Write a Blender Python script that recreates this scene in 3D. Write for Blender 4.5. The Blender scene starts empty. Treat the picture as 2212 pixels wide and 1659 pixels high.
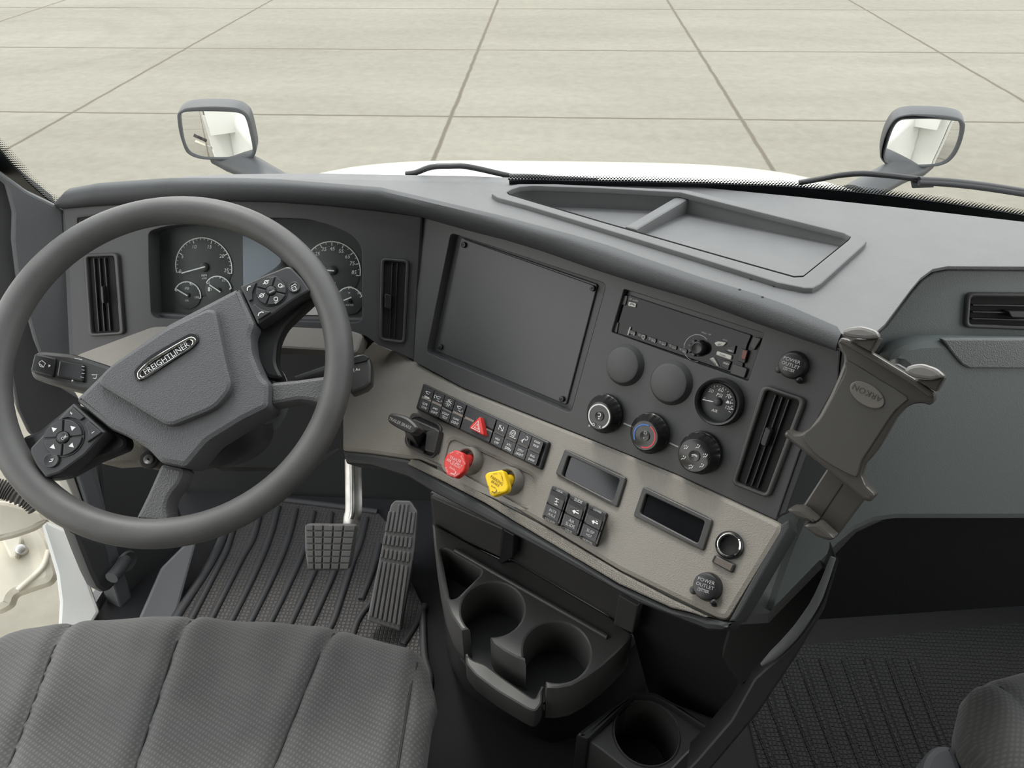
import bpy, bmesh, math, random
from mathutils import Vector as V, Matrix
from mathutils.geometry import tessellate_polygon
random.seed(7)
SC = bpy.context.scene
COL = SC.collection

# ---------------------------------------------------------------- camera, sky, sun, exposure
FPX, CX, CY = 1534.0, 1106.0, 829.5
CAM = V((0, 0, 1.35))
_p, _y, _r = math.radians(37.661), math.radians(3.673), math.radians(.545)
_f0 = V((-math.sin(_y), math.cos(_y), 0)); _rt = V((math.cos(_y), math.sin(_y), 0))
FW = _f0 * math.cos(_p) - V((0, 0, 1)) * math.sin(_p)
_dn = FW.cross(_rt)
RT = _rt * math.cos(_r) + _dn * math.sin(_r)
DN = -_rt * math.sin(_r) + _dn * math.cos(_r)
cd = bpy.data.cameras.new('camera'); cam = bpy.data.objects.new('camera', cd); COL.objects.link(cam)
cd.sensor_fit = 'HORIZONTAL'; cd.sensor_width = 36.0; cd.lens = 36.0 * FPX / 2212.0
cd.clip_start = 0.02; cd.clip_end = 500
cam.matrix_world = Matrix(((RT.x, -DN.x, -FW.x, CAM.x), (RT.y, -DN.y, -FW.y, CAM.y), (RT.z, -DN.z, -FW.z, CAM.z), (0, 0, 0, 1)))
SC.camera = cam
w = bpy.data.worlds.new('sky'); SC.world = w; w.use_nodes = True
nt = w.node_tree; nt.nodes.clear()
wo = nt.nodes.new('ShaderNodeOutputWorld'); bg = nt.nodes.new('ShaderNodeBackground')
cr = nt.nodes.new('ShaderNodeValToRGB'); tc = nt.nodes.new('ShaderNodeTexCoord'); sx = nt.nodes.new('ShaderNodeSeparateXYZ')
nt.links.new(tc.outputs['Generated'], sx.inputs[0]); nt.links.new(sx.outputs['Z'], cr.inputs[0])
cr.color_ramp.elements[0].color = (.92, .9, .85, 1); cr.color_ramp.elements[0].position = .0
cr.color_ramp.elements[1].color = (.80, .84, .88, 1); cr.color_ramp.elements[1].position = .9
nt.links.new(cr.outputs[0], bg.inputs[0]); bg.inputs[1].default_value = 2.6
nt.links.new(bg.outputs[0], wo.inputs[0])
sd = bpy.data.lights.new('sun', 'SUN'); sun = bpy.data.objects.new('sun', sd); COL.objects.link(sun)
sd.energy = 1.3; sd.angle = math.radians(12); sd.color = (1, .95, .86)
sun.rotation_euler = V((.25, -.55, -1)).to_track_quat('-Z', 'Y').to_euler()   # high ahead of the truck, softened by haze
SC.view_settings.view_transform = 'Standard'; SC.view_settings.look = 'None'
SC.view_settings.gamma = 1; SC.view_settings.use_curve_mapping = False
SC.view_settings.exposure = 0.3
SC.cycles.max_bounces = 8; SC.cycles.transparent_max_bounces = 12

# ---------------------------------------------------------------- helpers
def ray(u, v):
    return RT * ((u - CX) / FPX) + DN * ((v - CY) / FPX) + FW

class Pl:                                   # a real plane in the cab
    def __init__(s, o, n, right=None):
        s.o = V(o); s.n = V(n).normalized()
        a = V(right) if right else V((0, 0, 1)).cross(s.n)
        if a.length < 1e-4: a = V((1, 0, 0))
        s.a = (a - s.n * a.dot(s.n)).normalized(); s.b = s.n.cross(s.a)
        if abs(s.n.z) < .999 and not right and s.a.x < 0: pass
    def p(s, u, v, h=0):
        d = ray(u, v); return CAM + d * (((s.o - CAM).dot(s.n) + h) / d.dot(s.n))
    def xy(s, P): q = P - s.o; return (q.dot(s.a), q.dot(s.b))
    def at(s, x, y, h=0): return s.o + s.a * x + s.b * y + s.n * h
    def px(s, u, v, h=0): return s.xy(s.p(u, v, h))
    def off(s, h): return Pl(s.o + s.n * h, s.n, s.a)
    def scale(s, u, v, h=0): return (s.p(u, v, h) - CAM).dot(FW) / FPX   # metres per pixel

MATS = {}
def mat(name, col, rough=.5, grain=0, gs=.15, metal=0, spec=.5, mottle=0, kind='noise', coat=0, msc=25):
    if name in MATS: return MATS[name]
    m = bpy.data.materials.new(name); m.use_nodes = True; t = m.node_tree; b = t.nodes['Principled BSDF']
    b.inputs['Base Color'].default_value = (*col, 1); b.inputs['Roughness'].default_value = rough
    b.inputs['Metallic'].default_value = metal; b.inputs['Specular IOR Level'].default_value = spec
    b.inputs['Coat Weight'].default_value = coat
    tc = t.nodes.new('ShaderNodeTexCoord')
    if grain:
        if kind == 'noise':
            n = t.nodes.new('ShaderNodeTexNoise'); n.inputs['Scale'].default_value = grain; n.inputs['Detail'].default_value = 3
            o = n.outputs[0]
        elif kind == 'leather':
            n = t.nodes.new('ShaderNodeTexVoronoi'); n.feature = 'SMOOTH_F1'; n.inputs['Scale'].default_value = grain; o = n.outputs['Distance']
        elif kind == 'edge':
            n = t.nodes.new('ShaderNodeTexVoronoi'); n.feature = 'DISTANCE_TO_EDGE'; n.inputs['Scale'].default_value = grain
            n.inputs['Randomness'].default_value = .25; o = n.outputs['Distance']
        t.links.new(tc.outputs['Object'], n.inputs['Vector'])
        if kind == 'edge':
            mr = t.nodes.new('ShaderNodeMapRange'); mr.inputs[1].default_value = .02; mr.inputs[2].default_value = .18
            t.links.new(o, mr.inputs[0]); o = mr.outputs[0]
        bp = t.nodes.new('ShaderNodeBump'); bp.inputs['Strength'].default_value = gs; bp.inputs['Distance'].default_value = .002
        t.links.new(o, bp.inputs['Height']); t.links.new(bp.outputs[0], b.inputs['Normal'])
    if mottle:
        n2 = t.nodes.new('ShaderNodeTexNoise'); n2.inputs['Scale'].default_value = msc; n2.inputs['Detail'].default_value = 5
        t.links.new(tc.outputs['Object'], n2.inputs['Vector'])
        mx = t.nodes.new('ShaderNodeMix'); mx.data_type = 'RGBA'
        mx.inputs[6].default_value = (*[c * (1 - mottle) for c in col], 1); mx.inputs[7].default_value = (*[min(1, c * (1 + mottle)) for c in col], 1)
        t.links.new(n2.outputs[0], mx.inputs[0]); t.links.new(mx.outputs[2], b.inputs['Base Color'])
    MATS[name] = m; return m

def fabric(name, col, sc=420, ang=.4):
    m = mat(name, col, .9, spec=.2); t = m.node_tree; b = t.nodes['Principled BSDF']
    b.inputs['Sheen Weight'].default_value = .15
    tc = t.nodes.new('ShaderNodeTexCoord'); mp = t.nodes.new('ShaderNodeMapping'); mp.inputs['Rotation'].default_value = (0, 0, ang)
    t.links.new(tc.outputs['Object'], mp.inputs[0])
    ws = []
    for d, s in (('X', sc), ('Y', sc * .8)):
        wv = t.nodes.new('ShaderNodeTexWave'); wv.bands_direction = d; wv.inputs['Scale'].default_value = s / 6.28 * 1.0
        wv.inputs['Distortion'].default_value = .6; t.links.new(mp.outputs[0], wv.inputs['Vector']); ws.append(wv)
    mu = t.nodes.new('ShaderNodeMath'); mu.operation = 'MULTIPLY'
    t.links.new(ws[0].outputs['Fac'], mu.inputs[0]); t.links.new(ws[1].outputs['Fac'], mu.inputs[1])
    n = t.nodes.new('ShaderNodeTexNoise'); n.inputs['Scale'].default_value = 9; n.inputs['Detail'].default_value = 6
    t.links.new(tc.outputs['Object'], n.inputs['Vector'])
    ad = t.nodes.new('ShaderNodeMath'); ad.operation = 'MULTIPLY_ADD'; ad.inputs[1].default_value = .55
    t.links.new(mu.outputs[0], ad.inputs[0]); t.links.new(n.outputs[0], ad.inputs[2])
    mx = t.nodes.new('ShaderNodeMix'); mx.data_type = 'RGBA'
    mx.inputs[6].default_value = (*[c * .55 for c in col], 1); mx.inputs[7].default_value = (*[c * 1.5 for c in col], 1)
    t.links.new(ad.outputs[0], mx.inputs[0]); t.links.new(mx.outputs[2], b.inputs['Base Color'])
    bp = t.nodes.new('ShaderNodeBump'); bp.inputs['Strength'].default_value = .25; bp.inputs['Distance'].default_value = .001
    t.links.new(mu.outputs[0], bp.inputs['Height']); t.links.new(bp.outputs[0], b.inputs['Normal'])
    return m

WL = {}                                      # world location of every object
def wl(o): return WL[o.name] if o else V((0, 0, 0))
def props(o, label=None, cat=None, group=None, kind=None):
    for k, x in (('label', label), ('category', cat), ('group', group), ('kind', kind)):
        if x: o[k] = x
    return o
def thing(name, label, cat, loc, group=None):
    o = bpy.data.objects.new(name, None); COL.objects.link(o); o.location = V(loc); o.empty_display_size = .02
    WL[o.name] = V(loc); return props(o, label, cat, group)
def obj(name, verts, faces, m, parent=None, smooth=38, **kw):
    vs = [V(x) for x in verts]
    if parent: off = wl(parent)
    else:
        off = V([(min(x[i] for x in vs) + max(x[i] for x in vs)) / 2 for i in range(3)]); off.z = min(x.z for x in vs)
    me = bpy.data.meshes.new(name); me.from_pydata([x - off for x in vs], [], faces)
    bm = bmesh.new(); bm.from_mesh(me)
    bmesh.ops.remove_doubles(bm, verts=bm.verts, dist=1e-6)
    bmesh.ops.recalc_face_normals(bm, faces=bm.faces); bm.to_mesh(me); bm.free()
    if smooth:
        me.polygons.foreach_set('use_smooth', [True] * len(me.polygons)); me.set_sharp_from_angle(angle=math.radians(smooth))
    me.materials.append(m)
    o = bpy.data.objects.new(name, me); COL.objects.link(o)
    if parent: o.parent = parent; WL[o.name] = off
    else: o.location = off; WL[o.name] = off
    return props(o, **kw)

def rnd(P, r, n=4):                           # round the corners of a 2D polygon
    if not r: return [tuple(p) for p in P]
    out = []
    L = len(P)
    for i in range(L):
        a, b, c = V(P[i - 1]), V(P[i]), V(P[(i + 1) % L])
        ri = r[i] if isinstance(r, (list, tuple)) else r
        d1, d2 = a - b, c - b
        k = min(ri, d1.length * .48, d2.length * .48)
        if k < 1e-6 or d1.length < 1e-7 or d2.length < 1e-7 or abs(d1.normalized().dot(d2.normalized())) > .9995: out.append(tuple(b)); continue
        p0 = b + d1.normalized() * k; p1 = b + d2.normalized() * k
        for j in range(n + 1):
            t = j / n; out.append(tuple(p0 * (1 - t) ** 2 + b * 2 * t * (1 - t) + p1 * t * t))
    return out
def area(P): return sum(P[i - 1][0] * P[i][1] - P[i][0] * P[i - 1][1] for i in range(len(P))) / 2
def inset(P, d):                              # shrink a CCW polygon
    out = []; L = len(P)
    for i in range(L):
        a, b, c = V(P[i - 1]), V(P[i]), V(P[(i + 1) % L])
        e1, e2 = (b - a), (c - b)
        if e1.length < 1e-9 or e2.length < 1e-9: out.append(tuple(b)); continue
        e1.normalize(); e2.normalize()
        n1, n2 = V((-e1.y, e1.x)), V((-e2.y, e2.x)); m = n1 + n2
        if m.length < 1e-6: out.append(tuple(b)); continue
        m.normalize(); k = d / max(.4, m.dot(n1)); out.append(tuple(b + m * k))
    return out
def prism2(name, pl, P, h0, h1, m, parent=None, bev=.0008, holes=(), **kw):
    """solid plate on plane pl: 2D outline P from height h0 up to h1 with an eased top edge"""
    if area(P) < 0: P = P[::-1]
    HH = [h if area(h) > 0 else h[::-1] for h in holes]
    bev = min(bev, abs(h1 - h0) * .45)
    loops = [(P, 1)] + [(h, -1) for h in HH]
    verts, faces, tops, bots = [], [], [], []
    for L, sg in loops:
        n = len(L); rings = []
        prof = [(0, h0), (0, h1)] if bev <= 0 else [(0, h0), (0, h1 - bev), (bev * .3, h1 - bev * .3), (bev, h1)]
        for d, h in prof:
            Q = inset(L, d * sg) if d else L
            rings.append(range(len(verts), len(verts) + n)); verts += [pl.at(x, y, h) for x, y in Q]
        for r0, r1 in zip(rings, rings[1:]):
            for i in range(n): j = (i + 1) % n; faces.append((r0[i], r0[j], r1[j], r1[i]))
        tops.append(list(rings[-1])); bots.append(list(rings[0]))
    for caps in (tops, bots):
        idx = [i for c in caps for i in c]
        tri = tessellate_polygon([[V((*pl.xy(verts[i]), 0)) for i in c] for c in caps])
        faces += [tuple(idx[i] for i in f) for f in tri]
    o = obj(name, verts, faces, m, parent, 32, **kw)
    for f in o.data.polygons:
        if abs(f.normal.dot(pl.n)) > .9995: f.use_smooth = False
    return o
def prism(name, pl, pts, h0, h1, m, parent=None, r=0, bev=.0008, holes=(), **kw):
    """as prism2, with the outline traced at height h1"""
    P = rnd([pl.px(u, v, h1) for u, v in pts], r)
    HH = [rnd([pl.px(u, v, h1) for u, v in h], rr) for h, rr in holes]
    return prism2(name, pl, P, h0, h1, m, parent, bev, HH, **kw)
def lathe(name, o, ax, prof, m, parent=None, n=40, xd=None, **kw):
    o = V(o); ax = V(ax).normalized(); a = V(xd) if xd else (V((0, 0, 1)).cross(ax) if abs(ax.z) < .9 else V((1, 0, 0)))
    a = (a - ax * a.dot(ax)).normalized(); b = ax.cross(a); vs = []; fs = []
    for r, h in prof:
        vs += [o + ax * h + (a * math.cos(t) + b * math.sin(t)) * max(r, 1e-5) for t in (2 * math.pi * i / n for i in range(n))]
    for k in range(len(prof) - 1):
        for i in range(n): j = (i + 1) % n; fs.append((k * n + i, k * n + j, k * n + n + j, k * n + n + i))
    return obj(name, vs, fs, m, parent, 32, **kw)
def cyl(name, pl, uv, rp, h0, h1, m, parent=None, bev=.001, n=40, r0=None, dish=0, **kw):
    """round boss on a plane; uv, rp: its top face"""
    r = rp * pl.scale(*uv, h1); c = pl.p(*uv, h1) - pl.n * h1; rb = (r0 or 1) * r
    prof = [(0, h0), (rb, h0), (r, h1 - bev), (r - bev * .3, h1 - bev * .3), (r - bev, h1)]
    prof += [(r * .5, h1 - dish * .7), (0, h1 - dish)] if dish else [(0, h1)]
    return lathe(name, c, pl.n, prof, m, parent, n, pl.a, **kw)
def smoothpts(P, k=6, closed=False):
    P = [V(p) for p in P]; out = []; L = len(P)
    rng = range(L if closed else L - 1)
    for i in rng:
        p1, p2 = P[i], P[(i + 1) % L]
        p0 = P[i - 1] if (i > 0 or closed) else p1 * 2 - p2
        p3 = P[(i + 2) % L] if (i + 2 < L or closed) else p2 * 2 - p1
        for j in range(k):
            t = j / k
            out.append(.5 * ((2 * p1) + (p2 - p0) * t + (2 * p0 - 5 * p1 + 4 * p2 - p3) * t * t + (3 * p1 - p0 - 3 * p2 + p3) * t ** 3))
    if not closed: out.append(P[-1])
    return out
def sm2(P, k=4, closed=True):                 # smooth a px outline
    return [(p.x, p.y) for p in smoothpts([V((x, y, 0)) for x, y in P], k, closed)]
def tube(name, pts, r, m, parent=None, n=10, closed=False, up=None, flat=1, k=6, build=True, **kw):
    P = smoothpts(pts, k, closed) if k > 1 else [V(p) for p in pts]
    L = len(P); vs = []; fs = []; upv = V(up) if up else None; pa = None
    for i, p in enumerate(P):
        t = (P[(i + 1) % L] - P[i - 1]) if closed else (P[min(i + 1, L - 1)] - P[max(i - 1, 0)])
        t.normalize()
        ref = upv if upv else (pa if pa else (V((0, 0, 1)) if abs(t.z) < .9 else V((1, 0, 0))))
        b = (ref - t * ref.dot(t)).normalized(); a = b.cross(t)
        if not upv: pa = b
        if isinstance(r, (list, tuple)):
            f = i / max(1, L - 1) * (len(r) - 1); q = min(int(f), len(r) - 2); rr = r[q] + (r[q + 1] - r[q]) * (f - q)
        else: rr = r
        vs += [p + (a * math.cos(x) + b * math.sin(x) * flat) * rr for x in (2 * math.pi * j / n for j in range(n))]
    for i in range(L if closed else L - 1):
        i2 = (i + 1) % L
        for j in range(n): j2 = (j + 1) % n; fs.append((i * n + j, i * n + j2, i2 * n + j2, i2 * n + j))
    if not closed: fs += [tuple(range(n)), tuple(range((L - 1) * n, L * n))[::-1]]
    if not build: return vs, fs
    return obj(name, vs, fs, m, parent, 60, **kw)
def loft(name, rings, m, parent=None, caps=True, smooth=40, closed=True, **kw):
    n = len(rings[0]); vs = [V(p) for r in rings for p in r]; fs = []
    for k in range(len(rings) - 1):
        for i in range(n if closed else n - 1): j = (i + 1) % n; fs.append((k * n + i, k * n + j, k * n + n + j, k * n + n + i))
    if caps and closed: fs += [tuple(range(n))[::-1], tuple(range((len(rings) - 1) * n, len(rings) * n))]
    return obj(name, vs, fs, m, parent, smooth, **kw)
def box(name, x0, x1, y0, y1, z0, z1, m, parent=None, **kw):
    vs = [(x, y, z) for z in (z0, z1) for x, y in ((x0, y0), (x1, y0), (x1, y1), (x0, y1))]
    return obj(name, vs, [(3, 2, 1, 0), (4, 5, 6, 7), (0, 1, 5, 4), (1, 2, 6, 5), (2, 3, 7, 6), (3, 0, 4, 7)], m, parent, 30, **kw)
_tx = {}
def glyphs(s, shear=0):
    k = (s, shear)
    if k not in _tx:
        c = bpy.data.curves.new('t', 'FONT'); c.body = s; c.resolution_u = 2; c.shear = shear; c.fill_mode = 'FRONT'
        o = bpy.data.objects.new('t', c); me = o.to_mesh()
        _tx[k] = ([tuple(x.co) for x in me.vertices], [tuple(p.vertices) for p in me.polygons])
        o.to_mesh_clear(); bpy.data.objects.remove(o); bpy.data.curves.remove(c)
    return _tx[k]
class Marks:                                   # printed lettering and symbols on a surface
    def __init__(s, pl, h): s.pl = pl; s.h = h; s.v = []; s.f = []
    def add(s, V2, F): k = len(s.v); s.v += V2; s.f += [tuple(i + k for i in f) for f in F]
    def text(s, t, a, b, stretch=1, shear=0):
        vv, ff = glyphs(t, shear)
        if not vv: return s
        A, B = s.pl.p(*a, s.h), s.pl.p(*b, s.h); x0 = min(q[0] for q in vv); x1 = max(q[0] for q in vv)
        k = (B - A).length / (x1 - x0); rx = (B - A).normalized(); ry = s.pl.n.cross(rx)
        y0 = min(q[1] for q in vv); y1 = max(q[1] for q in vv)
        s.add([A + rx * ((q[0] - x0) * k) + ry * ((q[1] - (y0 + y1) / 2) * k * stretch) for q in vv], ff); return s
    def strip(s, Q, w, closed=False):
        L = len(Q); vs = []
        for i in range(L):
            t = V(Q[(i + 1) % L] if (closed or i < L - 1) else Q[i]) - V(Q[i - 1] if (closed or i) else Q[i])
            t = t.normalized() if t.length else V((1, 0)); nn = V((-t.y, t.x)) * w / 2
            for sg in (1, -1): q = V(Q[i]) + nn * sg; vs.append(s.pl.at(q.x, q.y, s.h))
        s.add(vs, [(2 * i, 2 * i + 1, 2 * ((i + 1) % L) + 1, 2 * ((i + 1) % L)) for i in range(L if closed else L - 1)]); return s
    def line(s, pts, wp=1.2, closed=False):
        return s.strip([s.pl.px(u, v, s.h) for u, v in pts], wp * s.pl.scale(*pts[0], s.h), closed)
    def poly(s, pts):
        q = [s.pl.p(u, v, s.h) for u, v in pts]
        tri = tessellate_polygon([[V((*s.pl.xy(x), 0)) for x in q]]); s.add(q, tri); return s
    def arc(s, c, rp, a0, a1, wp=1.2, n=24):    # degrees in the plane frame, 0 = right, 90 = up
        k = s.pl.scale(*c, s.h); o = V(s.pl.px(*c, s.h))
        return s.strip([o + V((math.cos(t), math.sin(t))) * rp * k for t in (math.radians(a0 + (a1 - a0) * i / n) for i in range(n + 1))], wp * k)
    def tick(s, c, r0, r1, ang, wp=1):
        k = s.pl.scale(*c, s.h); o = V(s.pl.px(*c, s.h)); d = V((math.cos(math.radians(ang)), math.sin(math.radians(ang))))
        return s.strip([o + d * r0 * k, o + d * r1 * k], wp * k)
    def disc(s, c, rp, n=14):
        k = s.pl.scale(*c, s.h); o = V(s.pl.px(*c, s.h))
        s.add([s.pl.at(o.x + rp * k * math.cos(t), o.y + rp * k * math.sin(t), s.h) for t in (2 * math.pi * i / n for i in range(n))], [tuple(range(n))]); return s
    def build(s, name, m, parent, **kw):
        k = s.pl.n * -.0002; n = len(s.v)         # give the print a little body
        return obj(name, s.v, s.f, m, parent, 0, **kw)

def zm(x0, y0, s): return lambda *L: [(x0 + a / s, y0 + b / s) for a, b in L]   # crop coordinates to photograph pixels
def lerp(a, b, t): return tuple(a[i] + (b[i] - a[i]) * t for i in range(len(a)))
def bil(q, s, t):                              # inside a px quad (tl, tr, br, bl)
    return lerp(lerp(q[0], q[1], s), lerp(q[3], q[2], s), t)

# ---------------------------------------------------------------- materials
M_panel = mat('dark_panel_plastic', (.056, .056, .058), .52, 900, .12)
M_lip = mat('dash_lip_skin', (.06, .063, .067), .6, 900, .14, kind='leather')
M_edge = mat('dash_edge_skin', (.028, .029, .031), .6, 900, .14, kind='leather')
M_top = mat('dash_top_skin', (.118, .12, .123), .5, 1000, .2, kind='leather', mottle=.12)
M_tray = mat('dash_tray_rubber', (.13, .132, .135), .6, 600, .1, mottle=.15)
M_beige = mat('beige_skin', (.225, .208, .183), .55, 800, .22, kind='leather', mottle=.06)
M_black = mat('black_plastic', (.012, .012, .013), .38)
M_gloss = mat('gloss_black', (.008, .008, .009), .12, spec=.25)
M_satin = mat('satin_dark_plastic', (.042, .041, .04), .4, 800, .05, mottle=.2)
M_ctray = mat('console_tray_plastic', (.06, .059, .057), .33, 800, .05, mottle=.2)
M_hole = mat('dark_cavity', (.006, .006, .006), .8)
M_rubber = mat('black_rubber', (.028, .028, .03), .62, 900, .1)
M_wheel = mat('worn_wheel_rubber', (.083, .082, .08), .5, 600, .08, mottle=.4, msc=14)
M_hub = mat('wheel_cover_skin', (.085, .086, .09), .5, 900, .3, kind='leather')
M_spoke = mat('wheel_spoke_skin', (.085, .084, .086), .5, 620, .3, kind='leather')
M_chrome = mat('chrome', (.8, .8, .78), .12, metal=1)
M_steel = mat('brushed_steel', (.45, .44, .42), .38, 90, .1, metal=1, mottle=.3, msc=60)
M_white = mat('white_print', (.72, .72, .7), .5)
M_greyp = mat('grey_print', (.4, .4, .4), .5)
M_red = mat('red_plastic', (.62, .035, .03), .35)
M_yel = mat('yellow_plastic', (.85, .55, .005), .4)
M_blue = mat('blue_print', (.05, .16, .5), .5)
M_glovep = mat('grey_green_panel', (.155, .175, .172), .5, 900, .13, kind='leather')
M_paint = mat('white_truck_paint', (.58, .58, .55), .25, coat=.5)
M_dirtyw = mat('dusty_white_paint', (.62, .58, .48), .55, mottle=.25, msc=12)
M_fab = fabric('charcoal_seat_fabric', (.085, .083, .081))
M_fab2 = fabric('charcoal_seat_centre', (.042, .042, .041), 420, .1)
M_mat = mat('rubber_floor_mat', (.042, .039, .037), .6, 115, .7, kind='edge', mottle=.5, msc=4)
M_mat2 = mat('shaded_floor_mat', (.007, .0085, .0085), .8, 120, .9, kind='edge')  # same rubber as the driver's mat, footwell shade put into the colour
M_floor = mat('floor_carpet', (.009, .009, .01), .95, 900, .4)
M_grey = mat('grey_trim_plastic', (.11, .113, .118), .6, 700, .2, mottle=.05)
M_cone = mat('grey_column_plastic', (.13, .138, .145), .55, 900, .1)
M_mirror = mat('mirror_glass', (.9, .9, .9), .01, metal=1)
M_housing = mat('mirror_housing', (.05, .053, .056), .5, 500, .1)
M_lens = mat('indicator_lens', (.12, .1, .085), .3)
M_dial = mat('dial_face', (.046, .047, .05), .5)
M_lcd = mat('display_glass', (.006, .007, .008), .1)
M_tex = mat('woven_texture_insert', (.26, .24, .21), .5, 560, .7, kind='edge')
M_tread = mat('pedal_rubber', (.1, .097, .095), .5, mottle=.3, msc=40)
# ---------------------------------------------------------------- reference planes of the cab
S = Pl((.15, .688, .90), (-.547, -.688, .47))                       # centre stack
_y43 = math.radians(43)
B = Pl(S.p(1250, 935), (-math.sin(_y43) * .673, -math.cos(_y43) * .673, .74))   # beige fascia
K = Pl(S.p(905, 600), (0, -.88, .47))                               # cluster panel
KV = Pl(K.p(600, 434) + V((0, -.006, 0)), (0, -1, 0)); SV = Pl(S.p(1300, 575) - S.a * 0 + V((-.004, -.005, 0)), (S.n.x, S.n.y, 0))
_tl, _tm, _tr = KV.p(340, 391), SV.p(1316, 540), SV.p(1790, 710)
_tn = (_tr - _tm).cross(_tl - _tm)
T = Pl(_tm, _tn if _tn.z > 0 else -_tn, (1, 0, 0))                 # dash top
W = Pl((-.477, .700, .825), (.105, -.631, .768))                    # steering wheel
FL = Pl((0, 0, 0), (0, 0, 1), (1, 0, 0))
TR = Pl((0, 0, .485), (0, 0, 1), (1, 0, 0))                         # cup holder tray
LC = Pl((0, 0, .40), (0, 0, 1), (1, 0, 0))                          # low console
G = Pl(T.p(2100, 578) + V((0, .012, -.01)), (0, -.92, .40))         # passenger side panel
_wb = T.p(1500, 402)
WS = Pl(_wb + V((0, .01, -.012)), (0, .87, .5), (1, 0, 0))         # windscreen
GZ = -1.30                                                          # yard level below the cab floor

# ---------------------------------------------------------------- yard and cab shell
def ground_mat():
    m = mat('yard_concrete', (.5, .46, .37), .9, 60, .15); t = m.node_tree; b = t.nodes['Principled BSDF']
    N = lambda k: t.nodes.new('ShaderNode' + k); Lk = t.links.new
    g = N('NewGeometry'); sp = N('SeparateXYZ'); Lk(g.outputs['Position'], sp.inputs[0])
    def math_(op, a, c=None, d=None):
        n = N('Math'); n.operation = op
        for i, x in enumerate((a, c, d)):
            if x is None: continue
            if isinstance(x, (int, float)): n.inputs[i].default_value = x
            else: Lk(x, n.inputs[i])
        return n.outputs[0]
    H = CAM.z - GZ
    wob = N('TexNoise'); wob.inputs['Scale'].default_value = 3; Lk(g.outputs['Position'], wob.inputs['Vector'])
    wb = math_('MULTIPLY_ADD', wob.outputs[0], .03, -.015)
    X = math_('ADD', sp.outputs['X'], wb); Y = math_('ADD', sp.outputs['Y'], wb)
    d = None
    for c in (-5.5, -3.9, -2.24, -.4725, .8193, 2.181, 3.55, 5.0):
        e = math_('ABSOLUTE', math_('SUBTRACT', X, c * H)); d = e if d is None else math_('MINIMUM', d, e)
    e = math_('PINGPONG', math_('SUBTRACT', Y, 5.769 * H), 1.259 * H / 2)
    e = math_('ABSOLUTE', e); d = math_('MINIMUM', d, e)
    jn = N('MapRange'); jn.inputs[1].default_value = .014; jn.inputs[2].default_value = .034; Lk(d, jn.inputs[0])
    n1 = N('TexNoise'); n1.inputs['Scale'].default_value = .55; n1.inputs['Detail'].default_value = 8; n1.inputs['Roughness'].default_value = .65
    n2 = N('TexNoise'); n2.inputs['Scale'].default_value = 7; n2.inputs['Detail'].default_value = 8; n2.inputs['Roughness'].default_value = .7
    mp = N('Mapping'); mp.inputs['Scale'].default_value = (.35, 1.5, 1); mp.inputs['Rotation'].default_value = (0, 0, .5)
    Lk(g.outputs['Position'], mp.inputs[0]); Lk(mp.outputs[0], n1.inputs['Vector']); Lk(g.outputs['Position'], n2.inputs['Vector'])
    s = math_('MULTIPLY_ADD', n2.outputs[0], .6, math_('MULTIPLY', n1.outputs[0], .7))
    r = N('MapRange'); r.inputs[1].default_value = .4; r.inputs[2].default_value = .9; Lk(s, r.inputs[0])
    # old tyre turning marks
    ct = math_('SQRT', math_('ADD', math_('POWER', math_('ADD', sp.outputs['X'], 9.3), 2), math_('POWER', math_('SUBTRACT', sp.outputs['Y'], 12.6), 2)))
    rg = math_('ABSOLUTE', math_('SUBTRACT', math_('PINGPONG', ct, 1.1), .55)); tm = N('MapRange'); tm.inputs[1].default_value = .0; tm.inputs[2].default_value = .22
    tm.inputs[3].default_value = .93; tm.inputs[4].default_value = 1; Lk(rg, tm.inputs[0])
    far = math_('GREATER_THAN', ct, 3.6); tmm = math_('MAXIMUM', tm.outputs[0], far)
    mx = N('Mix'); mx.data_type = 'RGBA'; mx.inputs[6].default_value = (.142, .131, .103, 1); mx.inputs[7].default_value = (.225, .211, .172, 1); Lk(r.outputs[0], mx.inputs[0])
    mj = N('Mix'); mj.data_type = 'RGBA'; mj.inputs[6].default_value = (.09, .076, .055, 1); Lk(jn.outputs[0], mj.inputs[0]); Lk(mx.outputs[2], mj.inputs[7])
    ml = N('Mix'); ml.data_type = 'RGBA'; ml.blend_type = 'MULTIPLY'; ml.inputs[0].default_value = 1; Lk(mj.outputs[2], ml.inputs[6]); Lk(tmm, ml.inputs[7])
    Lk(ml.outputs[2], b.inputs['Base Color']); return m
obj('ground', [(-70, -60, GZ), (70, -60, GZ), (70, 90, GZ), (-70, 90, GZ)], [(0, 1, 2, 3)], ground_mat(), kind='structure')

# windscreen
def glass_mat():
    m = bpy.data.materials.new('windscreen_glass'); m.use_nodes = True; t = m.node_tree; t.nodes.clear()
    o = t.nodes.new('ShaderNodeOutputMaterial'); mx = t.nodes.new('ShaderNodeMixShader'); tr = t.nodes.new('ShaderNodeBsdfTransparent')
    gl = t.nodes.new('ShaderNodeBsdfGlossy'); fr = t.nodes.new('ShaderNodeFresnel'); fr.inputs[0].default_value = 1.3
    tr.inputs[0].default_value = (.96, .975, .965, 1); gl.inputs['Roughness'].default_value = .02
    t.links.new(fr.outputs[0], mx.inputs[0]); t.links.new(tr.outputs[0], mx.inputs[1]); t.links.new(gl.outputs[0], mx.inputs[2]); t.links.new(mx.outputs[0], o.inputs[0])
    return m
M_glass = glass_mat(); M_lensg = M_glass.copy(); M_lensg.name = 'gauge_lens'; _mx = M_lensg.node_tree.nodes['Mix Shader']; M_lensg.node_tree.links.remove(_mx.inputs[0].links[0]); _mx.inputs[0].default_value = 0
wx0, wx1 = -.98, 1.10
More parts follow.
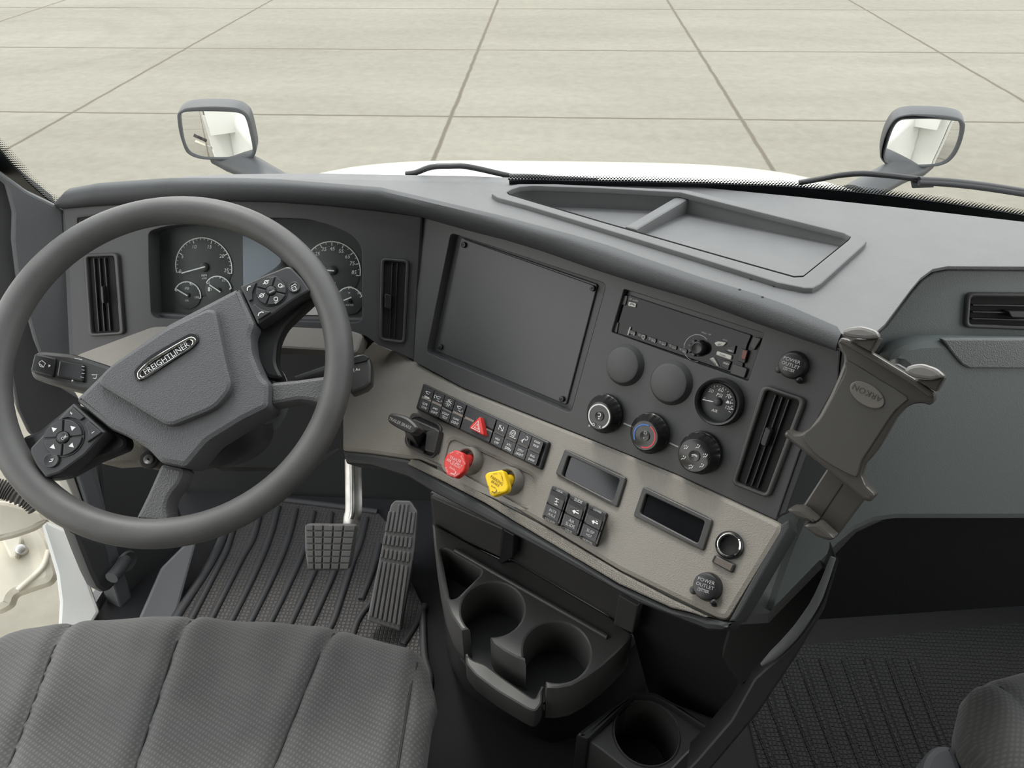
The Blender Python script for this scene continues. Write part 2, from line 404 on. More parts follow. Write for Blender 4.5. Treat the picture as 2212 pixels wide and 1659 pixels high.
def wsP(x, s, h=0): return WS.at(x - WS.o.x, -s, h)                    # x across, s up the glass
obj('window_1', [wsP(wx0, -.06), wsP(wx1, -.06), wsP(wx1, 1.05), wsP(wx0, 1.05)], [(0, 1, 2, 3)], M_glass, kind='structure')
roof = wsP(0, 1.05); RZ, RY = roof.z, roof.y
M_liner = mat('headliner', (.38, .37, .35), .9)
box('ceiling', -1.0, 1.12, -1.2, RY + .05, RZ, RZ + .05, M_liner, kind='structure')
box('wall_rear', -1.0, 1.12, -1.25, -1.2, -.05, RZ, M_liner, kind='structure')
M_wall = mat('cab_wall_trim', (.1, .1, .1), .7)
def wall(name, x0, x1, holes, y0, y1, m):
    pl = Pl((x0, 0, 0), (-1, 0, 0), (0, 1, 0))
    prism2(name, pl, [pl.xy(V((x0, y, z))) for y, z in ((y0, -.05), (y1, -.05), (y1, .8), (RY + .02, RZ), (y0, RZ))], x0 - x1, 0, m, None, 0,
           [[pl.xy(V((x0, y, z))) for y, z in h] for h in holes], kind='structure')
wall('wall_right', 1.10, 1.12, [[(-.30, .95), (.80, .95), (.55, 1.6), (-.30, 1.6)]], -1.2, 1.28, M_wall)
wall('wall_left', -.98, -1.0, [[(-.42, .02), (1.24, .02), (1.24, .78), (1.0, .86), (.66, 1.62), (-.42, 1.7)]], -1.2, 1.27, M_grey)
box('floor', -1.0, 1.12, -1.2, 1.36, -.05, 0, M_floor, kind='structure')
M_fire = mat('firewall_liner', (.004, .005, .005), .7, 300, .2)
# toe board: rises behind the pedals under the dash
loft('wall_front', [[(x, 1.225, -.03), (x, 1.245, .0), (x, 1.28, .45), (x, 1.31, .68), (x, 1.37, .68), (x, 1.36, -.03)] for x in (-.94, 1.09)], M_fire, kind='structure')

for nm, b_ in (('trim_12', (1.125, 1.145, -1.2, 1.36, -1.0, .93)), ('trim_15', (-1.02, 1.12, 1.385, 1.40, -1.0, .60)), ('trim_13', (-1.04, -1.02, -1.2, .80, -1.0, -.06)), ('trim_14', (-1.04, -1.02, -1.2, -.44, -.05, 1.5))):
    box(nm, *b_, M_paint, kind='structure')
# ---------------------------------------------------------------- dashboard
dash = thing('dashboard', 'grey and beige wraparound dashboard under the windscreen', 'dashboard', (.1, .75, .55))
z7 = zm(820, 320, 3.16); z8 = zm(1500, 320, 3.107); z6 = zm(900, 460, 3.606); zs = zm(1240, 580, 3.606)
zc = zm(300, 440, 3.568); zt = zm(1600, 640, 2.676); zb = zm(880, 960, 2.633); zq = zm(820, 780, 4.88)
lip_top = [(125, 430), (140, 414), (205, 402), (361, 391), (500, 391), (600, 394), (700, 402), (820, 412), (947, 442), (1073, 472), (1233, 515), (1316, 540), (1380, 563), (1520, 611), (1637, 647), (1712, 674), (1817, 720)]
lip_bot = [(124, 441), (137, 449), (200, 443), (340, 435), (500, 432), (600, 434), (700, 441), (820, 454), (910, 466), (1011, 494), (1094, 515), (1177, 540), (1288, 579), (1380, 608), (1500, 643), (1640, 695), (1810, 754)]
tray_o = [(1062, 418), (1067, 410), (1089, 402), (1121, 397), (1200, 397), (1484, 410), (1597, 436), (1841, 499), (1864, 510), (1873, 521), (1867, 529), (1774, 613), (1757, 622), (1738, 622), (1680, 610), (1520, 560), (1295, 491), (1136, 443), (1073, 426)]
tray_i = [(1095, 415), (1105, 409), (1124, 403), (1152, 401), (1300, 406), (1469, 415), (1597, 447), (1822, 503), (1838, 511), (1833, 518), (1735, 597), (1715, 598), (1640, 577), (1500, 537), (1295, 478), (1136, 431), (1100, 420)]
top_pts = lip_top[3:] + [(1870, 738), (1912, 700), (1967, 626), (1989, 600), (2015, 581), (2047, 575), (2212, 576), (2560, 582), (2900, 592), (2900, 552), (2560, 518), (2212, 479), (1950, 449), (1725, 425), (1520, 405), (1231, 388), (1010, 380), (820, 377), (680, 374), (500, 376), (400, 381)]
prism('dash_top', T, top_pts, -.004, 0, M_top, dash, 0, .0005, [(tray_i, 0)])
# padded lip: front skin between the top edge and the panels, with a rounded nose
rows = []
def lipP(t, i):                                  # 3D of the two edges
    a = KV.p(*lip_top[i]) if i < 4 else T.p(*lip_top[i]); u, v = lip_bot[i]
    return a, (K.p(u, v) if u < 905 else S.p(u, v))
RL = []
for i in range(len(lip_top)):
    a, b = lipP(0, i); out = V((-.5 * min(1, max(0, i - 5) / 4), -.85, -.1)); b = b + out * .004; RL.append([a + V((0, .012, .0)), a, a + (b - a) * .12 + out * .007, a + (b - a) * .45 + out * .011, a + (b - a) * .8 + out * .006, b, b + V((.01, .02, .004))])
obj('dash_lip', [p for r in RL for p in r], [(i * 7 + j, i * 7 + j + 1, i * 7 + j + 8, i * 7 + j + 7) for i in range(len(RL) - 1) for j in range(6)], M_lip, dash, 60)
# recessed tray on the dash top
tr = prism('dash_tray', T, tray_o, -.001, .006, M_tray, dash, 0, .0018, [(tray_i, 0)], label='shallow rubber lined storage tray')
ti = [T.px(u, v, .004) for u, v in tray_i]
if area(ti) < 0: ti = ti[::-1]
def tray_h(q): return -.001 - .024 * min(1, max(0, (T.at(*q).y - T.p(1735, 597).y) / (T.p(1469, 415).y - T.p(1735, 597).y)))
n = len(ti); tb_ = inset(ti, .003)
r0 = [T.at(x, y, .005) for x, y in ti]; r1 = [T.at(x, y, tray_h((x, y))) for x, y in tb_]
obj('tray_wall', r0 + r1, [(i, (i + 1) % n, n + (i + 1) % n, n + i) for i in range(n)], M_tray, tr, 30)
_tri = tessellate_polygon([[V((x, y, 0)) for x, y in tb_]])
obj('tray_floor', r1, [tuple(f) for f in _tri], M_tray, tr, 60)
prism('tray_divider', T, [(1467, 420), (1497, 424), (1376, 496), (1350, 489)], -.026, -.002, M_tray, tr, 0, .003)
mk = Marks(T, .0006)
for q in ((1622, 603), (1598, 625), (1672, 618), (1647, 641)): mk.disc(q, 3)
mk.build('screw_hole', M_hole, dash)

# centre stack panel with its screen recess
scr_o = z6((265, 155), (1478, 552), (1200, 1560), (75, 1085)); scr_i = z6((345, 187), (1410, 555), (1165, 1497), (150, 1075))
stack = [(910, 468), (1011, 496), (1094, 517), (1177, 542), (1288, 581), (1380, 610), (1500, 645), (1640, 697), (1814, 756), (1809, 827), (1727, 976), (1676, 1124), (1460, 1024), (1250, 938), (1000, 838), (893, 780)]
rad_o = zs((390, 160), (1480, 505), (1355, 880), (292, 495))
sp = prism('centre_panel', S, stack, -.02, 0, M_panel, dash, 0, .001, [(scr_o, .007), (rad_o, .002)])
prism('centre_panel_back', S, [(930, 500), (1340, 600), (1790, 755), (1705, 970), (1655, 1100), (1245, 920), (905, 768)], -.05, -.018, M_hole, dash, 0, 0)
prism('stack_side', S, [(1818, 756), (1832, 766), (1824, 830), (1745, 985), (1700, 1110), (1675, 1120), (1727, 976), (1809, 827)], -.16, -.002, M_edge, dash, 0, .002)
mk = Marks(K, .0004); mk.line([(911, 468), (903, 620), (896, 768)], 4); mk.build('panel_gap', M_hole, dash)

# cluster panel
clu_o = zc((78, 500), (74, 230), (100, 205), (200, 175), (560, 130), (1050, 108), (1300, 118), (1480, 165), (1640, 235), (1720, 330), (1722, 880), (1700, 910), (1650, 918), (1200, 905), (600, 900), (130, 882), (95, 850))
clu_panel = [(137, 450), (200, 445), (340, 437), (500, 434), (600, 436), (700, 443), (820, 456), (910, 468), (902, 600), (894, 778), (860, 762), (818, 746), (790, 726), (745, 714), (605, 706), (330, 710), (200, 757), (165, 772), (158, 760), (147, 560)]
prism('cluster_panel', K, clu_panel, -.03, 0, M_panel, dash, 0, .001, [(clu_o, .012)])
prism('cluster_panel_back', K, [(170, 480), (895, 490), (885, 755), (180, 745)], -.08, -.055, M_hole, dash, 0, 0)
prism('dash_end', K, [(134, 449), (150, 452), (150, 560), (163, 770), (150, 775), (140, 560)], -.12, -.003, M_lip, dash, 0, .001)
# beige knee strip under the cluster, then the main beige fascia
KB = Pl(K.p(600, 706), (0, -.62, .78))
knee = [(160, 790), (163, 766), (200, 752), (330, 704), (605, 700), (745, 708), (786, 722), (772, 764), (690, 757), (600, 752), (420, 756), (300, 770), (240, 800)]
prism('knee_strip', KB, knee, -.03, 0, M_beige, dash, .008, .004)
fas = [(738, 840), (748, 774), (772, 716), (818, 737), (862, 757), (893, 779), (1000, 836), (1250, 936), (1460, 1022), (1676, 1124), (1690, 1133), (1690, 1148), (1572, 1341), (1545, 1335), (1493, 1310), (1336, 1233), (1222, 1164), (1108, 1096), (972, 1020), (903, 993), (880, 992), (800, 980), (738, 974)]
slot1 = zb((915, 62), (1207, 195), (1167, 322), (878, 175)); slot2 = zb((1358, 278), (1692, 435), (1652, 562), (1323, 390))
pocket = zq((740, 815), (1640, 1235), (1570, 1545), (900, 1260), (670, 1100))
prism('beige_fascia', B, fas, -.02, 0, M_beige, dash, [.006, .014, .006] + [.004] * 7 + [.012] * 3 + [.004] * 10, .006, [(slot1, .002), (slot2, .002), (pocket, .012)])
prism('knob_pocket', B, [(940, 920), (1175, 1025), (1160, 1115), (945, 1030)], -.012, -.004, M_beige, dash, 0, 0)
prism('fascia_back', B, [(905, 815), (1640, 1125), (1545, 1290), (900, 960)], -.06, -.018, M_hole, dash, 0, 0)
tx = zb((18, 84), (60, 88), (200, 158), (450, 292), (800, 480), (1200, 722), (1500, 880), (1700, 972), (1740, 985), (1500, 930), (1200, 792), (900, 612), (600, 432), (440, 332), (200, 208), (0, 112))
prism('textured_strip', B, tx, -.012, .001, M_tex, dash, 0, .002, label='woven texture insert along the fascia edge')
lipb = [(738, 972), (800, 978), (880, 990), (956, 1038), (1047, 1086), (1108, 1123), (1222, 1190), (1336, 1260), (1450, 1312), (1526, 1330), (1572, 1342), (1590, 1340), (1578, 1356), (1560, 1363), (1526, 1361), (1378, 1302), (1089, 1143), (930, 1060), (880, 1030), (800, 1005), (745, 1000)]
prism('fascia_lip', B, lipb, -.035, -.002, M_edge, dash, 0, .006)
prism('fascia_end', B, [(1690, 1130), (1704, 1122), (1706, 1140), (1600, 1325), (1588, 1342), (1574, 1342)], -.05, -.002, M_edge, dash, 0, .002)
# passenger side
pas_u = [(1870, 742), (1914, 704), (1969, 630), (1992, 604), (2017, 588), (2050, 582), (2212, 584), (2900, 590), (2900, 760), (1900, 770)]
prism('passenger_upper_panel', G, pas_u, -.03, 0, M_glovep, dash, 0, .002)
recess = [(1972, 640), (1994, 606), (2018, 590), (2050, 583), (2900, 590), (2900, 584), (2050, 574), (2014, 580), (1988, 600), (1964, 628), (1910, 702)]
G2 = G.off(.025)
glove = [(1915, 790), (1920, 770), (1932, 754), (1955, 741), (1990, 734), (2035, 732), (2900, 738), (2900, 1135), (2212, 1126), (1936, 1126), (1890, 1132), (1850, 1150), (1815, 1178), (1780, 1215), (1745, 1252), (1690, 1312), (1672, 1335), (1655, 1345), (1646, 1330), (1690, 1200), (1790, 960)]
prism('passenger_lower_panel', G2, glove, -.05, 0, M_glovep, dash, 0, .01)
prism('passenger_trim', G2, zt((1162, 246), (1638, 246), (3300, 250), (3300, 424), (1638, 420), (1325, 418), (1280, 395), (1235, 345)), -.004, .003, mat('grey_weave_trim', (.17, .18, .18), .45, 900, .3, kind='leather'), dash, 0, .002, label='grey textured trim strip')
prism('passenger_knee_board', Pl(G2.p(2212, 1126) + V((0, .06, 0)), (0, -.98, .2)), [(1660, 1345), (1850, 1150), (1936, 1110), (2900, 1110), (2900, 1300), (2212, 1310), (1760, 1340)], -.03, 0, M_fire, dash, 0, .002)

# ---------------------------------------------------------------- air vents
def vent(label, pl, quad, slats, tab, group='air vents of the dashboard', vert=True, h=.006, inner=.12, tabw=.1):
    P = [pl.p(*q, h) for q in quad]; c = sum(P, V()) / 4
    t = thing('air_vent', label, 'air vent', c - pl.n * h, group)
    sc = lambda k: [lerp(((quad[0][0] + quad[1][0] + quad[2][0] + quad[3][0]) / 4, sum(q[1] for q in quad) / 4), q, 1 - k) for q in quad]
    ix, iy = (inner, inner * .32) if vert else (inner * .32, inner)
    inn = [bil(quad, ix, iy), bil(quad, 1 - ix, iy), bil(quad, 1 - ix, 1 - iy), bil(quad, ix, 1 - iy)]
    prism('frame', pl, quad, -.001, h, M_satin, t, .008, .002, [(inn, .004)])
    prism('back', pl, inn, -.0015, .0005, M_hole, t, .004, 0)
    for s in slats:
        a, b = ((bil(inn, s, .02), bil(inn, s, .98)) if vert else (bil(inn, .02, s), bil(inn, .98, s)))
        d = (.012, 0) if vert else (0, .02)
        e = .022 if vert else .03
        q = ([bil(inn, s - e, .02), bil(inn, s + e, .02), bil(inn, s + e, .98), bil(inn, s - e, .98)] if vert else [bil(inn, .02, s - e), bil(inn, .98, s - e), bil(inn, .98, s + e), bil(inn, .02, s + e)])
        prism('slat', pl, q, 0, h - .001, M_black, t, 0, .0006)
    if tab:
        s, a, b, e = tab
        q = ([bil(inn, s - e, a), bil(inn, s + e, a + .015), bil(inn, s + e, b), bil(inn, s - e, b - .015)] if vert else [bil(inn, a, s - e), bil(inn, b, s - e), bil(inn, b - .02, s + e), bil(inn, a + .04, s + e)])
        prism('tab', pl, q, 0, h + .006, M_black, t, .002, .001)
    return t
vent('tall black air vent behind the wheel rim, left of the gauges', K, [(178, 549), (254, 546), (268, 723), (190, 728)], (.25, .45, .66), (.47, .38, .62, .05))
vent('slim black air vent between the gauges and the blank screen panel', K, [(822, 556), (884, 561), (875, 744), (818, 736)], (.38, .62), (.24, .42, .62, .16))
vent('leaning black air vent below the upper power outlet cap', S, [(1646, 830), (1742, 862), (1660, 1079), (1577, 1046)], (.3, .5, .7), (.42, .36, .56, .09))
vent('wide black air vent on the passenger side, at the right edge', G, [(2090, 632), (2330, 634), (2330, 718), (2084, 709)], (.3, .55, .8), (.6, .36, .6, .12), vert=False)
t = thing('defroster_slot', 'small flat black slot at the upper left of the gauge panel', 'air vent', K.p(200, 478), None)
prism('frame', K, [(163, 468), (262, 455), (262, 490), (164, 494)], -.001, .002, M_satin, t, .003, .001, [([(167, 471), (258, 459), (258, 487), (168, 490)], .002)])
prism('back', K, [(167, 471), (258, 459), (258, 487), (168, 490)], -.001, .0006, M_hole, t, 0, 0)
prism('slat', K, [(170, 479), (256, 469), (256, 472), (170, 482)], 0, .0015, M_black, t, 0, .0003)

# ---------------------------------------------------------------- instrument cluster
K2 = K.off(-.035)
ic = thing('instrument_cluster', 'instrument cluster of white ringed gauges seen through the steering wheel', 'gauge cluster', K2.p(550, 590))
face = zc((70, 215), (560, 120), (1300, 100), (1640, 220), (1740, 330), (1740, 860), (1700, 900), (600, 890), (120, 870), (70, 800))
prism('dial_plate', K2, face, -.004, 0, M_dial, ic, .01, .001)
prism('centre_display', K2, zc((800, 225), (1095, 235), (1095, 880), (805, 880)), -.001, .0015, mat('dim_display', (.16, .18, .22), .25), ic, .003, .0005, label='pale display screen between the dials')
prism('lower_display', K2, zc((1100, 700), (1520, 715), (1500, 862), (1100, 855)), 0, .0022, mat('lit_display', (.55, .5, .5), .3), ic, .003, .0005)
def gauge(c, r, a0, a1, nums, needle, cap, nt, big, tcol=M_white):
    dh = .0012 if r > 40 else .0022
    d = cyl('dial', K2, c, r, 0, dh, M_dial, ic, .0004, 48)
    mk = Marks(K2, dh + .0004); mk.arc(c, r, a0, a1, 2.2, 40)
    for i in range(nt + 1):
        a = a0 + (a1 - a0) * i / nt; mk.tick(c, r * (.86 if i % big == 0 else .92), r * .97, a, 1.8 if i % big == 0 else 1.1)
    for t, x, y, wd in nums: mk.text(t, (x - wd / 2, y), (x + wd / 2, y), 1, .2)
    mk.build('dial_marks', tcol, d)
    cyl('needle_hub', K2, c, r * .16, dh, .005, M_black, d, .001, 20)
    k = Marks(K2, .0055); k.line(list(needle), 2.6); o = k.build('needle', M_white, d)
gauge((440, 577), 62, 192, -12, [('5', 394, 554, 5), ('10', 420, 533, 9), ('15', 453, 533, 9), ('20', 479, 553, 11), ('25', 489, 584, 11), ('0', 389, 586, 5), ('RPM', 441, 595, 12), ('x100', 441, 601, 11)], ((392, 590), (443, 576)), 0, 25, 5)
gauge((405, 638), 29, 160, -12, [('50', 414, 614, 7), ('PSI', 404, 623, 9), ('100', 425, 642, 9), ('OIL', 404, 649, 8)], ((378, 623), (405, 639)), 0, 8, 4)
gauge((471, 626), 29, 150, 5, [('E', 452, 611, 3.5), ('1/2', 483, 606, 7), ('F', 497, 624, 3.5)], ((452, 615), (476, 631)), 0, 8, 4)
gauge((718, 584), 61, 190, -10, [('25', 686, 548, 10), ('35', 700, 538, 11), ('45', 718, 537, 11), ('55', 737, 542, 11), ('65', 751, 554, 11), ('75', 761, 569, 11), ('85', 765, 588, 11), ('MPH', 718, 612, 14)], ((690, 582), (722, 585)), 0, 16, 2)
gauge((755, 650), 29, 165, 20, [('200', 755, 620, 9), ('250', 776, 633, 9), ('°F', 754, 633, 5), ('WATER', 755, 659, 17)], ((742, 649), (759, 642)), 0, 8, 4)
prism('lens', K.off(-.021), clu_o, -.002, 0, M_lensg, ic, .012, 0, label='clear plastic gauge lens')
pumpm = Marks(K2, .0028); pumpm.poly([(449, 620), (454, 620), (454, 629), (449, 629)]); pumpm.line([(455, 622), (457, 625), (457, 628)], .9); pumpm.build('fuel_symbol', M_white, ic)
prism('lower_bezel', K2, zc((90, 840), (600, 868), (1200, 872), (1730, 880), (1722, 935), (1200, 925), (600, 920), (120, 905)), 0, .02, M_panel, ic, .004, .003)

# ---------------------------------------------------------------- blank screen panel
sc = thing('blank_screen_panel', 'large flat dark cover plate with four corner screws left of the radio', 'cover panel', S.p(1115, 690, -.02))
S2 = S.off(-.012)
prism('recess_back', S2, scr_o, -.006, -.003, M_panel, sc, .004, 0)
prism('plate', S2, scr_i, -.004, 0, mat('blank_plate', (.05, .051, .053), .42, 900, .06, mottle=.12, msc=14), sc, .004, .0012)
k = Marks(S2, .0003); k.line([(1003, 517), (1286, 618)], 1.6).build('plate_groove', M_hole, sc)
for q in z6((360, 247), (1365, 587), (1125, 1450), (178, 1043)):
    s_ = cyl('screw', S2, q, 6.5, 0, .004, M_black, sc, .0012, 16)
    kk = Marks(S2, .0042); kk.disc(q, 2.4, 6); kk.build('screw_socket', M_hole, s_)

# ---------------------------------------------------------------- radio
ra = thing('radio', 'glossy black car radio with a round knob and a row of small keys', 'radio', S.p(1485, 724, -.02))
S3 = S.off(-.006)
prism('housing', S3, rad_o, -.012, -.003, M_black, ra, .001, 0)
prism('face', S3, zs((425, 205), (1385, 520), (1350, 600), (1300, 840), (330, 505), (360, 270)), -.004, 0, M_gloss, ra, .002, .001)
for q in (zs((372, 205), (420, 212), (400, 290), (355, 275)), zs((310, 410), (350, 420), (335, 505), (296, 492)), zs((1395, 530), (1460, 545), (1400, 640), (1372, 610)), zs((1235, 740), (1350, 780), (1325, 855), (1215, 820))):
    prism('corner_bracket', S3, q, -.003, .0015, M_satin, ra, .002, .0008)
knobp = zs((955, 620))[0]
kb = cyl('volume_knob', S3, knobp, 15, 0, .014, M_black, ra, .002, 30, dish=.001)
for i in range(8):
    a = i * math.pi / 4; kx = S3.scale(*knobp, .006); o = S3.px(*knobp, .006); cxy = (o[0] + math.cos(a) * 14.5 * kx, o[1] + math.sin(a) * 14.5 * kx)
    P = [(cxy[0] + math.cos(a + b) * .0026, cxy[1] + math.sin(a + b) * .0026) for b in (.8, 2.35, 3.93, 5.5)]
    prism2('knob_tooth', S3, P, 0, .009, M_satin, kb, .0006)
for i in range(6):
    x0 = 412 + i * 80.5; y0 = 470 + i * 28.3
    kk = prism('preset_key', S3, zs((x0, y0), (x0 + 68, y0 + 22), (x0 + 62, y0 + 52), (x0 + 4, y0 + 34)), 0, .002, M_satin, ra, .001, .0006)
    mk = Marks(S3, .0023); mk.text(str(i + 1), *zs((x0 + 12, y0 + 15), (x0 + 20, y0 + 18))); mk.text(('>II', 'Q', 'EQ', 'RPT', 'RDM', 'ESC')[i], *zs((x0 + 32, y0 + 34), (x0 + 60, y0 + 43))); mk.build('key_print', M_greyp, kk)
M_key = mat('silver_key', (.5, .49, .45), .35)
for nm, q in (('SRC', ((1090, 580), (1120, 566), (1188, 578), (1160, 605), (1110, 607))), ('SCAN', ((1112, 642), (1230, 678), (1222, 714), (1104, 672))), ('DISP', ((1052, 702), (1085, 690), (1128, 765), (1100, 752)))):
    kk = prism('silver_key', S3, zs(*q), 0, .003, M_key, ra, .0015, .0008); mk = Marks(S3, .0033)
    a = ((1118, 592), (1152, 590)) if nm == 'SRC' else (((1135, 668), (1178, 682)) if nm == 'SCAN' else ((1070, 712), (1100, 752)))
    mk.text(nm, *zs(*a)).build('key_print', M_black, kk)
for nm, q, a in (('NEXT', ((1172, 622), (1262, 600), (1245, 668), (1178, 645)), ((1200, 636), (1244, 648))), ('PREV', ((1140, 708), (1225, 725), (1200, 795), (1150, 770)), ((1165, 735), (1208, 748)))):
    kk = prism('track_key', S3, zs(*q), 0, .003, M_black, ra, .001, .0008); Marks(S3, .0033).text(nm, *zs(*a)).build('key_print', M_white, kk)
kk = prism('phone_key', S3, zs((425, 258), (484, 272), (478, 304), (420, 290)), 0, .002, M_key, ra, .001, .0006)
mk = Marks(S3, .0024); mk.line(zs((434, 282), (440, 274), (456, 276), (468, 288)), 2); mk.build('key_print', M_black, kk)
mk = Marks(S3, .0005); mk.text('MENU • OK', *zs((994, 496), (1070, 518))); mk.text('BAND', *zs((1160, 552), (1196, 562))); mk.text('0P audio', *zs((432, 236), (500, 254)))
mk.arc(knobp, 29, 60, 300, 1.2); mk.build('face_print', M_greyp, ra)
us = prism('usb_door', S3, zs((1300, 622), (1358, 640), (1328, 740), (1268, 720)), 0, .002, M_black, ra, .001, .0006)
prism('usb_port', S3, zs((1316, 632), (1352, 644), (1332, 712), (1300, 702)), 0, .003, mat('usb_amber', (.16, .05, .04), .4), us, .001, .0006)

# ---------------------------------------------------------------- blank gauge covers, air gauge, climate knobs, outlets
for lab, q, r in (('round blank cover left of the other blank cover, under the radio', zs((370, 752))[0], 46.5), ('round blank cover between the other blank cover and the air gauge', zs((732, 890))[0], 50)):
    cp = S.p(*q); t = thing('gauge_blank', lab, 'blank cover', cp, 'round blank gauge covers')
    c_ = cyl('cover', S, q, r * .86, 0, .009, M_panel, t, .003, 48, r0=1.16)
ag = thing('air_gauge', 'round air pressure gauge reading zero, right of the blank covers', 'gauge', S.p(*zs((1120, 1040))[0]))
aq = zs((1103, 1046))[0]
k0 = S.scale(*aq); r_ = 52 * k0; o = S.p(*zs((1112, 1042))[0], .012) - S.n * .012
lathe('bezel', o, S.n, [(r_, 0), (r_, .004), (r_ * .97, .011), (r_ * .93, .013), (r_ * .86, .012), (r_ * .82, .006), (r_ * .8, .003), (r_ * .8, 0)], M_black, ag, 56)
cyl('dial', S, aq, 43, 0, .003, M_dial, ag, .0003, 40)
mk = Marks(S, .0034)
for i in range(13): mk.tick(aq, 33 if i % 3 == 0 else 35, 38, 118 - i * 10.5, 1.2)
for tt, a, b in (('50', (1050, 946), (1086, 958)), ('60', (1126, 940), (1164, 952)), ('70', (1184, 990), (1220, 1003)), ('PSI', (1110, 980), (1155, 994)), ('AIR', (1070, 1100), (1117, 1114)), ('120', (1180, 1078), (1226, 1092)), ('0', (1008, 1010), (1022, 1014))): mk.text(tt, *zs(a, b), 1, .15)
mk.poly(zs((1180, 1042), (1190, 1034), (1198, 1026), (1206, 1034), (1208, 1052), (1190, 1050))); mk.line(zs((1218, 1034), (1216, 1056)), 1.5); mk.line(zs((1228, 1093), (1240, 1098)), 2)
mk.build('dial_print', M_white, ag)
Marks(S, .0058).line(zs((1000, 1020), (1142, 1049)), 2.2).build('needle', M_white, ag)
cyl('needle_hub', S, zs((1112, 1040))[0], 9, .003, .0075, M_black, ag, .001, 20)

def climate(label, face, rf, base, rb, hh, pr):
    bp = S.p(*base); t = thing('climate_knob', label, 'knob', bp, 'climate control knobs')
    n = 48; R = rb * S.scale(*base); Rf = rf * S.scale(*face, hh); ax = (S.p(*face, hh) - bp); nn = S.n
    top = S.p(*face, hh); bot = S.p(*base, 0); rings = []
    for f, rr in ((0, R), (.3, R), (.32, R * .98), (.88, Rf * 1.06), (.97, Rf * 1.02), (1, Rf * .95)):
        c = bot.lerp(top, f); rings.append([c + (S.a * math.cos(x) + S.b * math.sin(x)) * rr * (1 - (.03 if (i % 4 == 0 and .3 < f < .9) else 0)) for i, x in enumerate(2 * math.pi * j / n for j in range(n))])
    loft('grip', rings, M_gloss2, t, True, 30)
    SS = S.off(hh); b_ = cyl('centre_button', SS, face, rf * .36, 0, .0015, M_satin, t, .0005, 24, dish=.0015)
    pr(t, Marks(SS, .0005)); return t
M_gloss2 = mat('knob_black', (.012, .012, .012), .25)
def p1(t, mk):
    f = (1294, 899); mk.arc(f, 25.5, 250, -50, 3, 40); mk.build('fan_ring', M_white, t)
    m2 = Marks(S.off(.024), .0022); m2.arc((1294, 896), 4, 160, -110, 1.6, 14); m2.disc((1293.5, 904), 1.6); m2.arc((1282, 917), 2.6, 0, 360, 1, 12); m2.text('x', (1293, 922), (1298, 923)); m2.build('knob_print', M_white, t)
def p2(t, mk):
    f = (1392, 942); mk.arc(f, 25, 225, 88, 3, 30); mk.build('cold_arc', M_blue, t)
    m = Marks(S.off(.024), .0005); m.arc(f, 25, 80, -85, 3, 30); m.build('hot_arc', M_redp, t)
    m2 = Marks(S.off(.024), .0022); m2.arc((1394, 935), 2.6, 0, 360, 1, 12)
    for i in range(8): m2.tick((1394, 935), 3.4, 5, i * 45, 1)
    m2.disc((1390.6, 946), 1.4); m2.build('knob_print', M_greyp, t)
def p3(t, mk):
    for i, (x, y) in enumerate(((870, 1393), (962, 1386), (1020, 1458), (992, 1535), (908, 1545), (850, 1474))):
        q = zs((x, y))[0]; mk.disc((q[0] + 1, q[1] - 3.4), 1.4); mk.line([(q[0] - 4, q[1] + 3.5), (q[0] - 1, q[1] + 1), (q[0] + 1, q[1] + 3), (q[0] + 4.5, q[1] - .5), (q[0] + 5.5, q[1] - 3)], 1.5)
        if i in (0, 2, 4): mk.line([(q[0] - 4, q[1] - 2), (q[0] - 2, q[1] - 4)], 1.2)
    mk.line(zs((915, 1452), (938, 1448), (965, 1464)), 2); mk.line(zs((915, 1462), (940, 1458), (963, 1472)), 1)
    mk.build('knob_print', M_white, t)
M_redp = mat('red_print', (.6, .05, .06), .5)
climate('climate knob with a white fan ring, leftmost of three', (1294, 899), 30, (1309, 892), 42, .024, p1)
climate('climate knob with blue and red temperature arcs, middle of three', (1392, 942), 32, (1406, 934), 44, .024, p2)
climate('climate knob with airflow symbols, rightmost of three', (1499, 985), 36, (1516, 976), 46, .024, p3)
mk = Marks(S, .0005)
for a, b in (((385, 1205), (460, 1235)), ((742, 1358), (812, 1390))): mk.line(zs(a, b), 3)
for q in ((118, 1225), (583, 1432), (1030, 1572)): mk.disc(zs(q)[0], 2.4)
mk.build('stack_print', M_greyp, dash)

def outlet(label, pl, q, r, tail, g='power outlet caps'):
    t = thing('power_outlet_cap', label, 'outlet cap', pl.p(*q), g)
    cyl('cap', pl, q, r, 0, .012, M_black, t, .003, 36, r0=1.08)
    a = (q[0] - r * .95, q[1] + r * .3); cyl('thumb_tab', pl, (a[0], a[1]), r * .3, .004, .011, M_black, t, .002, 16)
    e = pl.p(*tail, .003); tube('strap', [pl.p(q[0] + r * .4, q[1] + r * .8, .004), pl.p(*lerp((q[0] + r * .4, q[1] + r * .8), tail, .6), .009), e], .0035, M_black, t, 8, flat=.5, up=pl.n)
    m = Marks(pl, .0123); k = r / 29
    dx = lambda x, y: (q[0] + x * k, q[1] + y * k)
    m.text('POWER', dx(-16, -17), dx(20, -5)); m.text('OUTLET', dx(-20, -7), dx(18, 6)); m.line([dx(-16, 3), dx(8, 11)], 1); m.text('12V-18A', dx(-17, 7), dx(7, 14)); m.build('cap_print', M_greyp, t)
outlet('black power outlet cap on the dark panel above the right vent', S, (1709, 789), 29, (1728, 826))
outlet('black power outlet cap on the beige panel below the lighter socket', B, (1524, 1266), 29, (1543, 1308))
